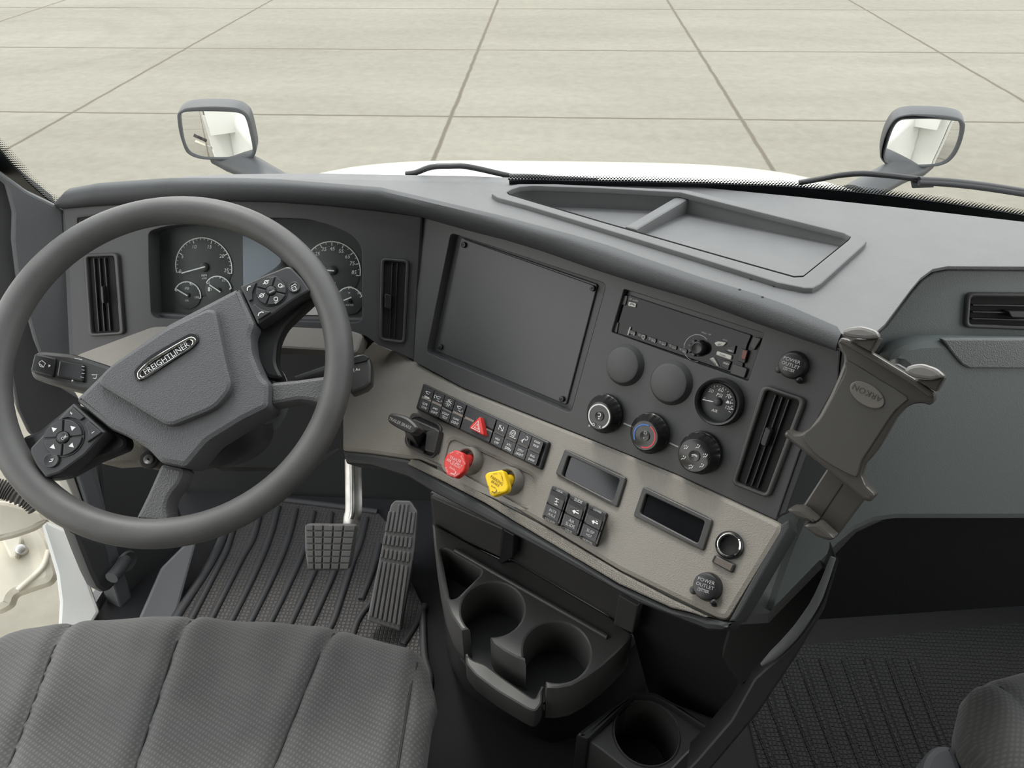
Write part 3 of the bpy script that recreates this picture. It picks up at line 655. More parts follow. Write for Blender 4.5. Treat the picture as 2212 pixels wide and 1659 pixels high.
# ---------------------------------------------------------------- things on the beige fascia
# switch row
zr = zm(880, 820, 6.9125)
BO = B
sw = thing('switch_bank', 'long slanted row of black dash switches with a red hazard triangle', 'switches', B.p(1040, 920))
sw_o = zr((235, 50), (2120, 930), (1990, 1345), (120, 430))
prism('housing', B, sw_o, -.001, .006, M_black, sw, .003, .002)
tp = [(255, 90), (405, 160), (565, 232), (715, 305), (885, 378), (1340, 600), (1515, 678), (1690, 762), (1865, 845), (2040, 930)]
bt = [(160, 430), (310, 505), (465, 575), (615, 658), (775, 738), (1230, 950), (1395, 1040), (1570, 1130), (1745, 1210), (1920, 1292)]
tp = zr(*tp); bt = zr(*bt)
tx_ = [('SLPR', 'DOME'), ('AMBT', 'LIGHT'), ('LIGHT', 'TEST'), ('DOME', 'LIGHT'), None, ('HSA', 'OFF'), ('ATC', 'SPIN'), ('UTLY', 'LIGHT'), ('ENG', 'SHDN')]
M_key2 = mat('switch_face', (.03, .03, .032), .42, 700, .08)
M_bar = mat('switch_light_bar', (.2, .17, .155), .4); M_bar2 = mat('switch_dim_bar', (.05, .042, .036), .4)
for i in range(9):
    q = [lerp(tp[i], tp[i + 1], .03), lerp(tp[i], tp[i + 1], .97), lerp(bt[i], bt[i + 1], .97), lerp(bt[i], bt[i + 1], .03)]
    h = .011
    # a key with a shallow V profile: upper face, bar, lower face
    R = []
    for s in (0, 1):
        pr = []
        for f, hh in ((0, .006), (.02, h), (.42, h - .0005), (.5, h - .002), (.56, h - .001), (.97, h - .0005), (1, .006)):
            pt = bil(q, s, f); pr.append(B.p(*pt, hh))
        R.append(pr)
    vs = R[0] + R[1] + [B.p(*bil(q, s, f), .005) for s in (0, 1) for f in (0, 1)]
    fs = [(j, j + 1, 7 + j + 1, 7 + j) for j in range(6)] + [tuple(range(7)) + (15, 14), tuple(range(7, 14)) + (17, 16)]
    key = obj('rocker_key', vs, fs, M_key2, sw, 20)
    if i in (0, 1, 3, 4, 5, 6, 7, 8):
        e = .97 if i != 4 else .34
        prism('light_bar', B, [bil(q, .03, .43), bil(q, e, .43), bil(q, e, .53), bil(q, .03, .53)], h - .004, h - .0004, M_bar if i in (0, 1, 3, 4) else M_bar2, key, 0, .0003)
    mk = Marks(B, h + .0003)
    if tx_[i]:
        a, b = tx_[i]; wA = .13 * len(a); wB = .13 * len(b)
        mk.text(a, bil(q, .5 - wA / 2, .70), bil(q, .5 + wA / 2, .70), 1.05); mk.text(b, bil(q, .5 - wB / 2, .85), bil(q, .5 + wB / 2, .85), 1.05)
    c = bil(q, .5, .24)
    if i == 8: mk.text('OVER', bil(q, .25, .13), bil(q, .77, .13)); mk.text('RIDE', bil(q, .28, .28), bil(q, .74, .28))
    elif i in (0, 1, 3):
        x, y = bil(q, .5, .2)
        mk.line([(x - 5, y - 3), (x + 5, y), (x + 1, y + 4), (x - 3, y + 2), (x - 5, y - 3)], 1)
        if i == 0: mk.line([(x - 7, y + 6), (x - 7, y + 11), (x + 3, y + 13)], 1.4); mk.line([(x - 6, y + 8), (x + 2, y + 12)], 1.6)
        if i == 1: mk.arc((x - 7, y - 2), 3, 90, 300, 1, 10)
        if i != 0:
            for dx, dy in ((-3, 6), (0, 8), (3, 9), (6, 8)): mk.line([(x + dx, y + dy - 1), (x + dx, y + dy + 2)], 1)
    elif i == 2:
        mk.arc(c, 4.6, 0, 360, 1.2, 14); mk.line([(c[0] - 3, c[1] + 2.5), (c[0] + 3, c[1] - 2.5)], 1); mk.line([(c[0], c[1] - 5), (c[0] + 1, c[1] - 8)], 2)
        for j in range(9): mk.tick(c, 6.5, 9, j * 40 - 60, 1)
    elif i == 5: mk.arc(c, 6, 120, 240, 1.2, 10); mk.arc(c, 6, -60, 60, 1.2, 10); mk.line([(c[0] - 4, c[1] - 7), (c[0] + 4, c[1] + 7)], 1.2)
    elif i == 6: mk.arc(c, 7, -60, 230, 1.1, 16); mk.arc(c, 4, 0, 360, 1, 12); mk.disc(c, 1.5, 6); mk.line([(c[0] - 7, c[1] + 5), (c[0] + 6, c[1] + 11)], 1)
    elif i == 7: mk.arc((c[0] + 4, c[1] - 2), 4, -120, 120, 1.2, 12); [mk.line([(c[0] + 1 - 1.5 * j, c[1] - 2 + 1.6 * j), (c[0] - 8 + j, c[1] + 3 + 1.7 * j)], .9) for j in range(4)]
    if mk.v: mk.build('key_print', M_white, key)
    if i == 4:
        tri = zr((1085, 535), (1145, 840), (905, 720))
        hz = prism('hazard_button', B, tri, h - .001, h + .009, M_red, sw, .004, .002, label='red hazard triangle button')
        BB = B; cxx = (1042, 705); tin = lambda k: [(cxx[0] + (x - 1045) * k, cxx[1] + (y - 698) * k) for x, y in ((1060, 612), (1085, 775), (960, 712))]
        m = Marks(B, h + .0094); m.line(zr(*tin(1)), 2.2, True); m.line(zr(*tin(.5)), 1.8, True); m.build('key_print', M_white, hz)
for s in ((tp[0], bt[0], -.1), (tp[9], bt[9], .1)):
    pass

# trailer brake lever
tb = thing('trailer_brake_lever', 'black paddle lever sticking out of a square socket left of the red knob', 'brake lever', B.p(915, 938))
bez = zq((345, 548), (400, 550), (620, 655), (655, 705), (592, 985), (545, 1022), (500, 1010), (290, 900), (262, 840), (318, 585))
prism('bezel', B, bez, -.001, .003, M_satin, tb, .004, .0015, [(zq((365, 590), (410, 588), (600, 680), (625, 715), (570, 975), (530, 990), (310, 885), (290, 830), (335, 610)), .003)])
prism('socket_floor', B, bez, -.0005, .0012, M_black, tb, .004, 0)
for pts, hh in (([(345, 600), (620, 720), (600, 760), (470, 740), (330, 650)], .008), ([(600, 720), (630, 730), (575, 970), (470, 940), (490, 740)], .012), ([(300, 780), (330, 790), (320, 880), (470, 945), (460, 975), (300, 890)], .006)):
    prism('socket_lip', B, zq(*pts), .001, hh, M_satin, tb, .003, .002)
hb = B.p(*zq((395, 800))[0], .002); ht = B.off(.05).p(*zq((330, 700))[0])
stem = loft('stem', [[p + B.a * x * s + B.b * y * s for x, y in ((-.012, -.009), (.012, -.009), (.012, .009), (-.012, .009))] for p, s in ((hb, 1.15), (hb.lerp(ht, .5), 1), (ht, .85))], M_black, tb)
PB = Pl(B.p(*zq((250, 655))[0], .06), B.n * .55 + (CAM - B.p(900, 915)).normalized() * .6 + V((-.3, 0, .25)))
pad = sm2(zq((80, 600), (100, 555), (160, 545), (300, 590), (405, 690), (390, 725), (330, 760), (200, 710), (95, 645)), 3)
pd = prism('paddle', PB, pad, -.012, .004, M_satin, tb, 0, .004)
Marks(PB, .0043).text('TRAILER BRAKE', *zq((100, 603), (330, 705)), 1.15).build('paddle_print', M_greyp, pd)

# push-pull valve knobs
def valve(label, face, fc, col, cm, r, prt):
    t = thing('valve_knob', label, 'knob', B.p(*cm), 'push-pull air brake knobs')
    k = B.scale(*cm); o = B.p(*cm)
    lathe('collar', o, B.n, [(31 * k, -.004), (30 * k, .002), (27 * k, .011), (24 * k, .013), (21.5 * k, .012), (21 * k, -.003), (0, -.003)], mat('beige_collar', (.2, .19, .172), .45), t, 40)
    P0 = B.p(*fc, .052); PK = Pl(P0, B.n + (CAM - P0).normalized() * .35)
    c0, c1 = o + B.n * 0, P0 - PK.n * .003
    loft('shaft', [[c0.lerp(c1, f) + (B.a * math.cos(x) + B.b * math.sin(x)) * rr * k for x in (2 * math.pi * j / 24 for j in range(24))] for f, rr in ((0, 15), (.6, 14), (.8, 17), (1, 20))], col, t)
    hd = prism('head', PK, face, -.011, 0, col, t, .004, .002)
    prt(hd, Marks(PK, .0004), fc)
def logo(m, a, b):
    m.text('Bendix', a, b, 1.2); c = lerp(a, b, .6); m.line([(c[0] + 5, c[1] + 5), (c[0] + 5, c[1] + 9), (c[0] + 1, c[1] + 12), (c[0] - 5, c[1] + 9)], 2.2)
def pr_red(hd, m, f):
    m.text('TRAILER', *zq((740, 1010), (860, 1062)), 1.1); m.text('AIR SUPPLY', *zq((708, 1035), (870, 1112)), 1.1); m.text('"FOR PARKING"', *zq((740, 1075), (850, 1130)))
    logo(m, *zq((742, 1115), (800, 1150)))
    m.text('PULL', *zq((742, 972), (780, 955))); m.text('TO', *zq((808, 968), (830, 978))); m.text('EVACUATE', *zq((858, 1000), (900, 1090))); m.text('PUSH', *zq((695, 1120), (716, 1172))); m.text('TO', *zq((738, 1185), (765, 1198))); m.text('SUPPLY', *zq((785, 1212), (845, 1185)))
    m.build('knob_print', mat('pink_print', (.75, .5, .47), .5), hd)
def pr_yel(hd, m, f):
    m.text('PARKING', *zq((1172, 1215), (1298, 1300)), 1.15); m.text('BRAKE', *zq((1180, 1265), (1260, 1318)), 1.1); logo(m, *zq((1178, 1312), (1225, 1340)))
    m.text('PULL', *zq((1200, 1190), (1243, 1183))); m.text('TO', *zq((1262, 1178), (1282, 1195))); m.text('APPLY', *zq((1285, 1205), (1300, 1270))); m.text('PUSH', *zq((1142, 1318), (1158, 1370))); m.text('TO', *zq((1168, 1388), (1190, 1400))); m.text('RELEASE', *zq((1200, 1397), (1275, 1378)))
    m.build('knob_print', mat('brown_print', (.16, .1, .01), .6), hd)
valve('red eight-sided trailer air supply knob with pale lettering', zq((700, 985), (795, 930), (885, 968), (912, 1090), (890, 1165), (800, 1235), (700, 1200), (668, 1080)), (982, 1002), M_red, (1015, 995), 20, pr_red)
valve('yellow diamond parking brake knob with dark lettering', zq((1105, 1205), (1135, 1172), (1285, 1145), (1312, 1165), (1358, 1330), (1340, 1375), (1190, 1428), (1160, 1408)), (1073, 1043), M_yel, (1103, 1039), 20, pr_yel)

# two small displays
for lab, o4, i4 in (('black framed blank display in the beige panel above the rocker switches', [(1220, 969), (1353, 1032), (1333, 1096), (1199, 1023)], slot1),
                    ('black framed blank display in the beige panel beside the lighter socket', [(1389, 1050), (1540, 1123), (1519, 1190), (1367, 1114)], slot2)):
    t = thing('dash_display', lab, 'display', B.p(*lerp(o4[0], o4[2], .5)), 'blank displays in the beige panel')
    prism('frame', B, o4, -.001, .004, M_satin, t, .003, .0015, [(i4, .003)])
    prism('glass', B, [lerp(lerp(i4[0], i4[2], .5), q, 1.06) for q in i4], -.006, -.001, M_lcd, t, 0, 0)

# three rocker switches
zk = zm(1150, 1040, 11.06)
for top, bot_, o4, lines, lab in (('LOCK', 'UNLOCK', ((475, 90), (870, 285), (620, 1068), (225, 862)), ('INTR', 'AXLE'), 'black rocker switch marked INTR AXLE, leftmost of three'),
                           ('SLIDE', 'LOCK', ((905, 312), (1320, 512), (1070, 1312), (662, 1102)), ('AIR', 'SLIDE'), 'black rocker switch marked AIR SLIDE, middle of three'),
                           ('LOWER', 'NORMAL', ((1370, 547), (1782, 762), (1522, 1562), (1110, 1352)), ('SUSP', 'HGT'), 'black rocker switch marked SUSP HGT, rightmost of three')):
    q = zk(*o4); t = thing('rocker_switch', lab, 'switch', B.p(*lerp(q[0], q[2], .5)), 'rocker switches in a row of three')
    prism('base', B, q, -.001, .005, M_black, t, .002, .001)
    f = lambda s, y, h: B.p(*bil(q, s, y), h)
    R = [[f(s, y, h) for y, h in ((.13, .005), (.15, .012), (.27, .019), (.53, .0165), (.56, .0135), (.9, .0115), (.91, .005))] for s in (.1, .88)]
    rk = obj('rocker', R[0] + R[1], [(j, j + 1, 7 + j + 1, 7 + j) for j in range(6)] + [tuple(range(7)), tuple(range(7, 14))], M_key2, t, 20)
    for s in ((.0, .09), (.89, 1.0)):
        R = [[f(x, y, h) for y, h in ((.1, .004), (.13, .010), (.26, .0165), (.5, .015), (.57, .012), (.92, .0105), (.95, .004))] for x in s]
        obj('side_rail', R[0] + R[1], [(j, j + 1, 7 + j + 1, 7 + j) for j in range(6)] + [tuple(range(7)), tuple(range(7, 14))], M_satin, t, 20)
    m = Marks(B, .0053); e = .047 * len(bot_); f_ = .044 * len(top); m.text(top, bil(q, .5 - f_, .065), bil(q, .5 + f_, .065)); m.text(bot_, bil(q, .49 - e, .965), bil(q, .49 + e, .965)); m.build('base_print', M_white, t)
    m = Marks(B, .0194); c = bil(q, .5, .38)
    if lines[0] == 'INTR':
        for dy in (-6, 0, 6): m.line([(c[0] - 4 - dy * .2, c[1] + dy - 1.5), (c[0] + 4 - dy * .2, c[1] + dy + 1.5)], 1.2)
        m.line([(c[0] + 1.4, c[1] - 6), (c[0] - 1.4, c[1] + 6)], 1.2)
    else: m.poly([(c[0] - 6, c[1] - 2), (c[0], c[1] - 3), (c[0] + 3, c[1] + 3), (c[0] - 4, c[1] + 2)]); m.line([(c[0] + 2, c[1] + 2), (c[0] + 8, c[1] + 5)], 2.4); m.line([(c[0] + 3, c[1] - 2), (c[0] + 8, c[1] + (-1 if lines[0] == 'AIR' else 1))], 1.6); m.disc((c[0] - 2, c[1] + 3.4), 1.6, 8)
    m.build('symbol', M_white, rk)
    m = Marks(B, .0145); e = .052 * len(lines[0]); f_ = .052 * len(lines[1]); m.text(lines[0], bil(q, .48 - e, .68), bil(q, .48 + e, .68)); m.text(lines[1], bil(q, .47 - f_, .8), bil(q, .47 + f_, .8)); m.build('rocker_print', M_greyp, rk)

# lighter socket and indicator lamp
ls = thing('lighter_socket', 'round chrome rimmed lighter socket at the right end of the beige panel', 'socket', B.p(1578, 1177))
k = B.scale(1578, 1177); o = B.p(1577, 1178)
lathe('surround', o, B.n, [(30 * k, -.001), (30 * k, .004), (27 * k, .0055), (25 * k, .005)], M_black, ls, 48)
lathe('chrome_rim', o, B.n, [(26.5 * k, .003), (26 * k, .007), (23.5 * k, .0085), (21 * k, .007), (19.5 * k, .002), (19 * k, 0)], M_chrome, ls, 48)
lathe('barrel', o, B.n, [(20 * k, .002), (19 * k, .0005), (0, .0003)], M_hole, ls, 32)
il = thing('indicator_lamp', 'small brown rectangular lamp lens under the lighter socket', 'lamp', B.p(1562, 1217))
ii = zb((1748, 625), (1866, 685), (1846, 732), (1728, 668))
prism('frame', B, ii, -.001, .004, M_black, il, .002, .001); prism('lens', B, [lerp(lerp(ii[0], ii[2], .5), q, .8) for q in ii], .003, .0048, M_lens, il, .001, .0005)

# ---------------------------------------------------------------- steering column and wheel
z3 = zm(0, 560, 2.765)
cn = W.n
cl = thing('steering_column', 'grey steering column shroud with the ignition lock behind the wheel', 'steering column', W.at(0, 0, -.2))
def wring(rx, ry, h, dy=0, dx=0, n=28): return [W.at(dx + rx * math.cos(t) * (1 if abs(math.cos(t)) < 2 else 1), dy + ry * math.sin(t), h) for t in (2 * math.pi * i / n for i in range(n))]
loft('shroud', [wring(.03, .03, -.035, 0), wring(.072, .075, -.05, -.012), wring(.088, .092, -.085, -.012), wring(.09, .09, -.16, -.005), wring(.085, .08, -.27, .01)], M_cone, cl)
loft('lower_shroud', [wring(.055, .045, -.075, -.075), wring(.075, .05, -.10, -.075), wring(.075, .05, -.2, -.06), wring(.06, .04, -.24, -.04)], M_panel, cl)
WI = W.off(-.075)
prism('ignition_cover', WI, zm(40, 860, 6.9125)((1150, 900), (1500, 640), (1640, 560), (1900, 740), (2090, 880), (2110, 950), (2060, 1052), (1960, 1050), (1780, 955), (1250, 990)), -.05, 0, M_beige, cl, .004, .004)
igq = zm(40, 860, 6.9125)((1935, 912))[0]
ig = cyl('ignition_bezel', WI, igq, 20, 0, .008, M_panel, cl, .002, 30)
lk = cyl('ignition_lock', WI, igq, 10.5, .008, .012, M_steel, cl, .001, 24)
m = Marks(WI, .0123); m.line([(igq[0] - 2, igq[1] - 3), (igq[0] + 2.5, igq[1] + 3)], 2); m.line([(igq[0] - 3, igq[1] + 1), (igq[0] + 3, igq[1] - 1)], 1.4); m.build('keyhole', M_hole, lk)
obj('lower_trim', [W.p(*p, -.11) for p in z3((1290, 1245), (1330, 1268), (1640, 1268), (1900, 1230), (2030, 1130), (2010, 1130), (1880, 1200), (1620, 1245), (1380, 1240))] , [tuple(range(9))], M_satin, cl)

swh = thing('steering_wheel', 'large worn black steering wheel turned slightly to the left', 'steering wheel', W.o)
NR = 96
rim_pts = [W.at(.2105 * math.cos(2 * math.pi * i / NR), .2105 * math.sin(2 * math.pi * i / NR), 0) for i in range(NR)]
tube('rim', rim_pts, .0182, M_wheel, swh, 18, True, None, 1, 1)
cover = z3((440, 838), (650, 632), (1000, 383), (1370, 190), (1425, 163), (1528, 388), (1500, 450), (1512, 560), (1570, 700), (1612, 735), (1607, 885), (1450, 962), (1240, 1092), (1110, 1247), (955, 1217), (880, 1135), (760, 1062), (650, 1012))
HC = .016
cv = prism('airbag_cover', W, cover, -.04, HC, M_hub, swh, .006, .007)
shield = z3((560, 735), (640, 640), (1000, 400), (1240, 290), (1290, 300), (1340, 560), (1385, 740), (1370, 790), (1290, 890), (1030, 995), (980, 990))
prism('raised_shield', W, shield, HC - .001, HC + .010, M_hub, cv, .014, .014)
WB = W.off(HC + .010)
zo = z3((810, 715), (798, 690), (805, 655), (900, 570), (1100, 455), (1150, 438), (1180, 455), (1185, 490), (1150, 530), (1060, 590), (870, 710), (830, 725))
bd = prism('badge', WB, sm2(zo, 3), -.001, .002, M_black, cv, 0, .001)
zi = sm2(z3((830, 716), (818, 690), (830, 660), (910, 590), (1100, 478), (1145, 462), (1168, 475), (1165, 500), (1130, 535), (1050, 585), (880, 698)), 3)
ins = sm2(z3((848, 700), (838, 682), (850, 662), (920, 604), (1100, 496), (1135, 484), (1148, 494), (1140, 512), (1110, 540), (1040, 582), (880, 684)), 3)
prism('badge_ring', WB, zi, .001, .0045, M_chrome, bd, 0, .001, [(ins, 0)])
Marks(WB, .0026).text('FREIGHTLINER', *z3((862, 676), (1126, 504)), 1.05).build('badge_lettering', mat('badge_silver', (.72, .72, .72), .35), bd)
# spokes (textured lower two, pods on the upper ones)
def spoke(nm, face, h1, m, rr=.006, h0=-.03): return prism(nm, W, face, h0, h1, m, swh, rr, .005)
spoke('spoke', z3((960, 1218), (1105, 1248), (1080, 1330), (1010, 1420), (990, 1490), (1010, 1580), (800, 1560), (870, 1420)), .004, M_spoke)
spoke('spoke', z3((1612, 735), (1780, 718), (1960, 693), (2010, 660), (2030, 800), (1960, 905), (1880, 850), (1790, 838), (1607, 872)), .004, M_spoke)
spoke('spoke', z3((1395, 220), (1480, 140), (1640, 45), (1700, -20), (1960, 200), (1880, 240), (1760, 350), (1700, 410), (1660, 500), (1650, 620), (1700, 720), (1590, 710), (1500, 560)), -.012, M_black, .008)
spoke('spoke', z3((440, 850), (330, 940), (220, 1030), (120, 1060), (180, 1300), (290, 1320), (400, 1300), (560, 1210), (760, 1130), (760, 1060), (640, 1010)), -.012, M_black, .008)
zp5 = zm(480, 560, 6.913); zp6 = zm(40, 860, 6.9125)
PH = .012; WP = W.off(PH)
def dpad(parent, c, rp, rot, marks, midtxt, tri, a_, b_):
    k = WP.scale(*c); o = V(WP.px(*c)); R = rp * k
    prism2('pad_ring', WP, [(o.x + R * 1.1 * math.cos(t), o.y + R * 1.1 * math.sin(t)) for t in (2 * math.pi * i / 40 for i in range(40))], -.0005, .001, M_black, parent, .0004)
    for q in range(4):
        a0 = rot + q * 90 + 4; P = []
        for j in range(11): a = math.radians(a0 + 82 * j / 10); P.append((o.x + R * math.cos(a), o.y + R * math.sin(a)))
        for j in range(7): a = math.radians(a0 + 80 - 76 * j / 6); P.append((o.x + R * .36 * math.cos(a), o.y + R * .36 * math.sin(a)))
        kq = prism2('pad_key', WP, P, 0, .003, M_key2, parent, .0007)
        am = math.radians(a0 + 41); mc = (o.x + R * .7 * math.cos(am), o.y + R * .7 * math.sin(am)); m = Marks(WP, .0033)
        if tri:
            d = V((b_[0] - a_[0], b_[1] - a_[1])); ua = math.radians((rot + 45 + q * 90) if False else {0: 90, 1: 90, 2: -90, 3: -90}[q] + rot + 45)
            s = R * .17; m.add([WP.at(mc[0] + s * math.cos(ua + t), mc[1] + s * math.sin(ua + t), .0033) for t in (0, 2.2, -2.2)], [(0, 1, 2)])
        else:
            o2 = V(mc); e = R * .13; m.strip([o2 + V((e * math.cos(t), e * math.sin(t))) for t in (6.28 * i / 12 for i in range(13))], .0008)
            if q in (1, 2): m.strip([o2 + V((-e * 1.7, -e)), o2 + V((e * 1.6, e * 1.1))], .0008)
            if q == 3: m.text('SET', *zp5((785, 655), (842, 622)))
            if q == 0: m.text('RES', *zp5((870, 420), (925, 395)))
        m.build('key_print', M_white, kq)
    cb = lathe('pad_button', WP.at(o.x, o.y), WP.n, [(R * .32, 0), (R * .32, .004), (R * .26, .0055), (0, .0062)], M_key2, parent, 28)
    Marks(WP, .0065).text(midtxt, a_, b_).build('key_print', M_white, cb)
def pod(face, rr): return prism('control_pod', W, face, -.025, PH, M_key2, swh, rr, .003)
pu = pod(zp5((255, 400), (620, 235), (960, 100), (1030, 110), (1200, 285), (1325, 470), (1150, 560), (1000, 660), (760, 830), (530, 980)), .003)
dpad(pu, zp5((738, 480))[0], 31.5, -18, None, 'CNCL', False, zp5((700, 500))[0], zp5((778, 458))[0])
for q, s in ((((310, 415), (510, 345), (470, 430), (445, 500), (450, 600), (395, 622)), 0), (((440, 700), (490, 668), (540, 720), (620, 765), (725, 785), (535, 905)), 1)):
    kk = prism('phone_key', WP, zp5(*q), 0, .003, M_key2, pu, .001, .0008); m = Marks(WP, .0034)
    m.line(zp5((375, 470), (375, 430), (400, 405), (425, 402)) if not s else zp5((535, 845), (550, 805), (590, 785), (618, 795)), 2.2); m.build('key_print', M_white, kk)
pk = cyl('page_button', WP, zp5((1075, 412))[0], 12.5, 0, .003, M_key2, pu, .001, 28, dish=.001)
m = Marks(WP, .0034); m.line(zp5((1035, 430), (1090, 400), (1110, 455), (1060, 475)), 1.3, True); m.line(zp5((1030, 405), (1090, 365), (1110, 390)), 1.3); m.build('key_print', M_white, pk)
pl_ = pod(zp6((815, 62), (480, 415), (165, 745), (172, 830), (260, 1010), (400, 1190), (620, 1125), (1000, 850), (1310, 505)), .003)
dpad(pl_, zp6((683, 592))[0], 39, 0, None, 'OK', True, zp6((640, 612))[0], zp6((722, 560))[0])
for q, c in ((((800, 125), (980, 285), (920, 330), (850, 300), (740, 285), (635, 310)), '+'), (((1040, 345), (1243, 508), (1022, 660), (1045, 560), (1035, 480), (990, 390)), '-')):
    kk = prism('volume_key', WP, zp6(*q), 0, .003, M_key2, pl_, .001, .0008); m = Marks(WP, .0034)
    if c == '+': m.line(zp6((768, 228), (805, 222)), 1.2); m.line(zp6((775, 205), (798, 245)), 1.2)
    else: m.line(zp6((1092, 525), (1132, 497)), 1.3)
    m.build('key_print', M_white, kk)
pk = cyl('back_button', WP, zp6((480, 925))[0], 16.5, 0, .003, M_key2, pl_, .001, 28, dish=.001)
m = Marks(WP, .0034); m.line(zp6((455, 950), (500, 940), (520, 905), (480, 915)), 1.6); m.build('key_print', M_white, pk)

# stalks
WK = W.off(-.055)
st = thing('wiper_stalk', 'black wiper and turn signal stalk behind the wheel on the left', 'stalk', WK.p(150, 800))
body = z3((205, 550), (260, 545), (430, 562), (660, 636), (700, 700), (600, 800), (480, 792), (330, 752), (195, 712), (172, 678))
b0 = prism('stalk_body', WK, body, -.028, 0, M_satin, st, .006, .006)
prism('wash_button', WK, z3((205, 562), (335, 590), (318, 705), (180, 668)), -.001, .004, M_black, b0, .003, .002)
prism('twist_collar', WK, z3((352, 598), (500, 625), (500, 735), (335, 700)), -.001, .005, M_black, b0, .003, .003)
m = Marks(WK, .0058); zz = z3
m.line(zz((235, 615), (250, 605), (272, 622), (258, 645), (240, 640), (232, 618)), 1.2); m.line(zz((240, 625), (262, 645)), 1.2); m.poly(zz((290, 628), (303, 636), (290, 645)))
m.line(zz((488, 640), (505, 643)), 1.2); m.line(zz((488, 660), (505, 663)), 1.2); m.line(zz((488, 680), (505, 683)), 1.2); m.line(zz((480, 702), (500, 706)), 1); m.poly(zz((428, 718), (440, 725), (428, 732)))
m.line(zz((548, 690), (580, 690), (572, 712), (556, 710)), 1.4); m.line(zz((445, 590), (490, 600)), 1.4, False); m.build('stalk_print', M_white, b0)
st2 = thing('gear_stalk', 'black stalk with chrome edged tip behind the wheel on the right', 'stalk', WK.p(770, 800))
a_, b_ = WK.p(640, 822, -.01), WK.p(765, 782, -.01)
tube('arm', [a_, a_.lerp(b_, .5), b_], [.007, .008, .011], M_satin, st2, 12, flat=.8, up=WK.n)
hd = prism('tip', WK, [(756, 776), (768, 766), (787, 764), (799, 772), (803, 792), (802, 826), (790, 838), (760, 850), (750, 840)], -.024, .002, M_satin, st2, .003, .004)
prism('tip_cap', WK, [(760, 772), (785, 765), (798, 772), (792, 780), (765, 786)], .001, .004, M_black, hd, .002, .001)
Marks(WK, .0024).text('| A«', (764, 800), (778, 798)).build('stalk_print', M_white, hd)
# ---------------------------------------------------------------- floor mats and pedals
zp = zm(360, 1000, 3.687); zt3 = zm(880, 1120, 3.078); z4 = zm(1180, 1300, 3.687); z5 = zm(1560, 1100, 2.968)
fm = thing('floor_mat', 'ribbed black rubber floor mat under the pedals', 'floor mat', FL.p(600, 1250))
matp = [(480, 1150), (597, 1078), (816, 1106), (838, 1130), (870, 1220), (915, 1310), (919, 1412), (931, 1470), (897, 1659), (870, 1720), (300, 1500), (392, 1318), (440, 1230)]
prism('mat_sheet', FL, matp, .001, .008, M_mat, fm, .01, .002)
for rb in (((750, 380), (690, 600), (590, 780), (395, 1165), (330, 1290)), ((890, 350), (830, 570), (740, 800), (560, 1170), (490, 1300)), ((1030, 370), (970, 600), (880, 830), (710, 1180), (640, 1310)), ((1170, 390), (1120, 600), (1050, 800), (870, 1180), (800, 1310)),
           ((1310, 400), (1270, 620), (1160, 900), (1030, 1185), (970, 1310)), ((1440, 420), (1390, 680), (1330, 880), (1190, 1195), (1130, 1320)), ((1590, 440), (1540, 640), (1480, 800), (1345, 1210), (1290, 1330)), ((1690, 650), (1640, 860), (1550, 1090)),
           ((1650, 1080), (1530, 1240), (1470, 1400)), ((540, 500), (480, 690), (400, 850), (240, 1160), (170, 1290)), ((2060, 1130), (1980, 1290), (1880, 1450))):
    tube('rib', [FL.p(*q, .009) for q in zp(*rb)], .008, M_rubber, fm, 8, flat=.9, up=(0, 0, 1))
tube('border', [FL.p(*q, .008) for q in zp((480, 530), (350, 800), (120, 1160), (40, 1290))], .012, M_rubber, fm, 8, flat=.8, up=(0, 0, 1))
tube('border', [FL.p(*q, .008) for q in zp((870, 288), (1280, 335), (1680, 390))], .009, M_rubber, fm, 8, flat=.9, up=(0, 0, 1), k=2)
tube('border', [FL.p(*q, .008) for q in [(912, 1310), (916, 1412), (928, 1470), (912, 1560), (895, 1659)]], .008, M_rubber, fm, 8, flat=.9, up=(0, 0, 1))
tube('rib', [FL.p(*q, .009) for q in zt3((95, 1100), (60, 1280), (35, 1480), (20, 1650))], .008, M_rubber, fm, 8, flat=.9, up=(0, 0, 1))
# toe riser behind the mat
BPd = CAM + ray(712, 1180) * 1.34
BP = Pl(BPd, (.02, -.72, .69))
bp = thing('brake_pedal', 'brake pedal with a checkered rubber pad on a bare metal arm', 'pedal', FL.p(712, 1180) * .0 + V((BPd.x, BPd.y + .05, .0)))
padq = zp((1098, 500), (1120, 486), (1490, 490), (1507, 505), (1500, 600), (1465, 800), (1445, 848), (1400, 856), (1150, 856), (1120, 845), (1100, 700))
pdl = prism('pad', BP, padq, -.012, .002, M_tread, bp, .003, .003)
Q = zp((1100, 490), (1510, 495), (1450, 850), (1118, 850)); C5 = [0, .17, .36, .56, .76, 1]
for i in range(5):
    for j in range(7):
        e = .012; f0, f1 = j / 7 + e, (j + 1) / 7 - e
        prism('tread_block', BP, [bil(Q, C5[i] + e * 1.4, f0), bil(Q, C5[i + 1] - e * 1.4, f0), bil(Q, C5[i + 1] - e * 1.4, f1), bil(Q, C5[i] + e * 1.4, f1)], .001, .0055, M_tread, pdl, .001, .001)
a = [BP.off(-.02).p(*q) for q in zp((1470, 520), (1475, 440), (1488, 380))] + [CAM + ray(*zp((1487, 180))[0]) * 1.38, CAM + ray(*zp((1485, -30))[0]) * 1.38]
arm = tube('arm', a, .0165, M_steel, bp, 8, up=BP.n, flat=.45, k=3)
tube('arm_ridge', [p + BP.n * .007 for p in a[1:]], .005, M_steel, arm, 8, k=3)
ap0 = FL.p(832, 1345, .05)
AP = Pl(ap0, (.05, -.60, .80))
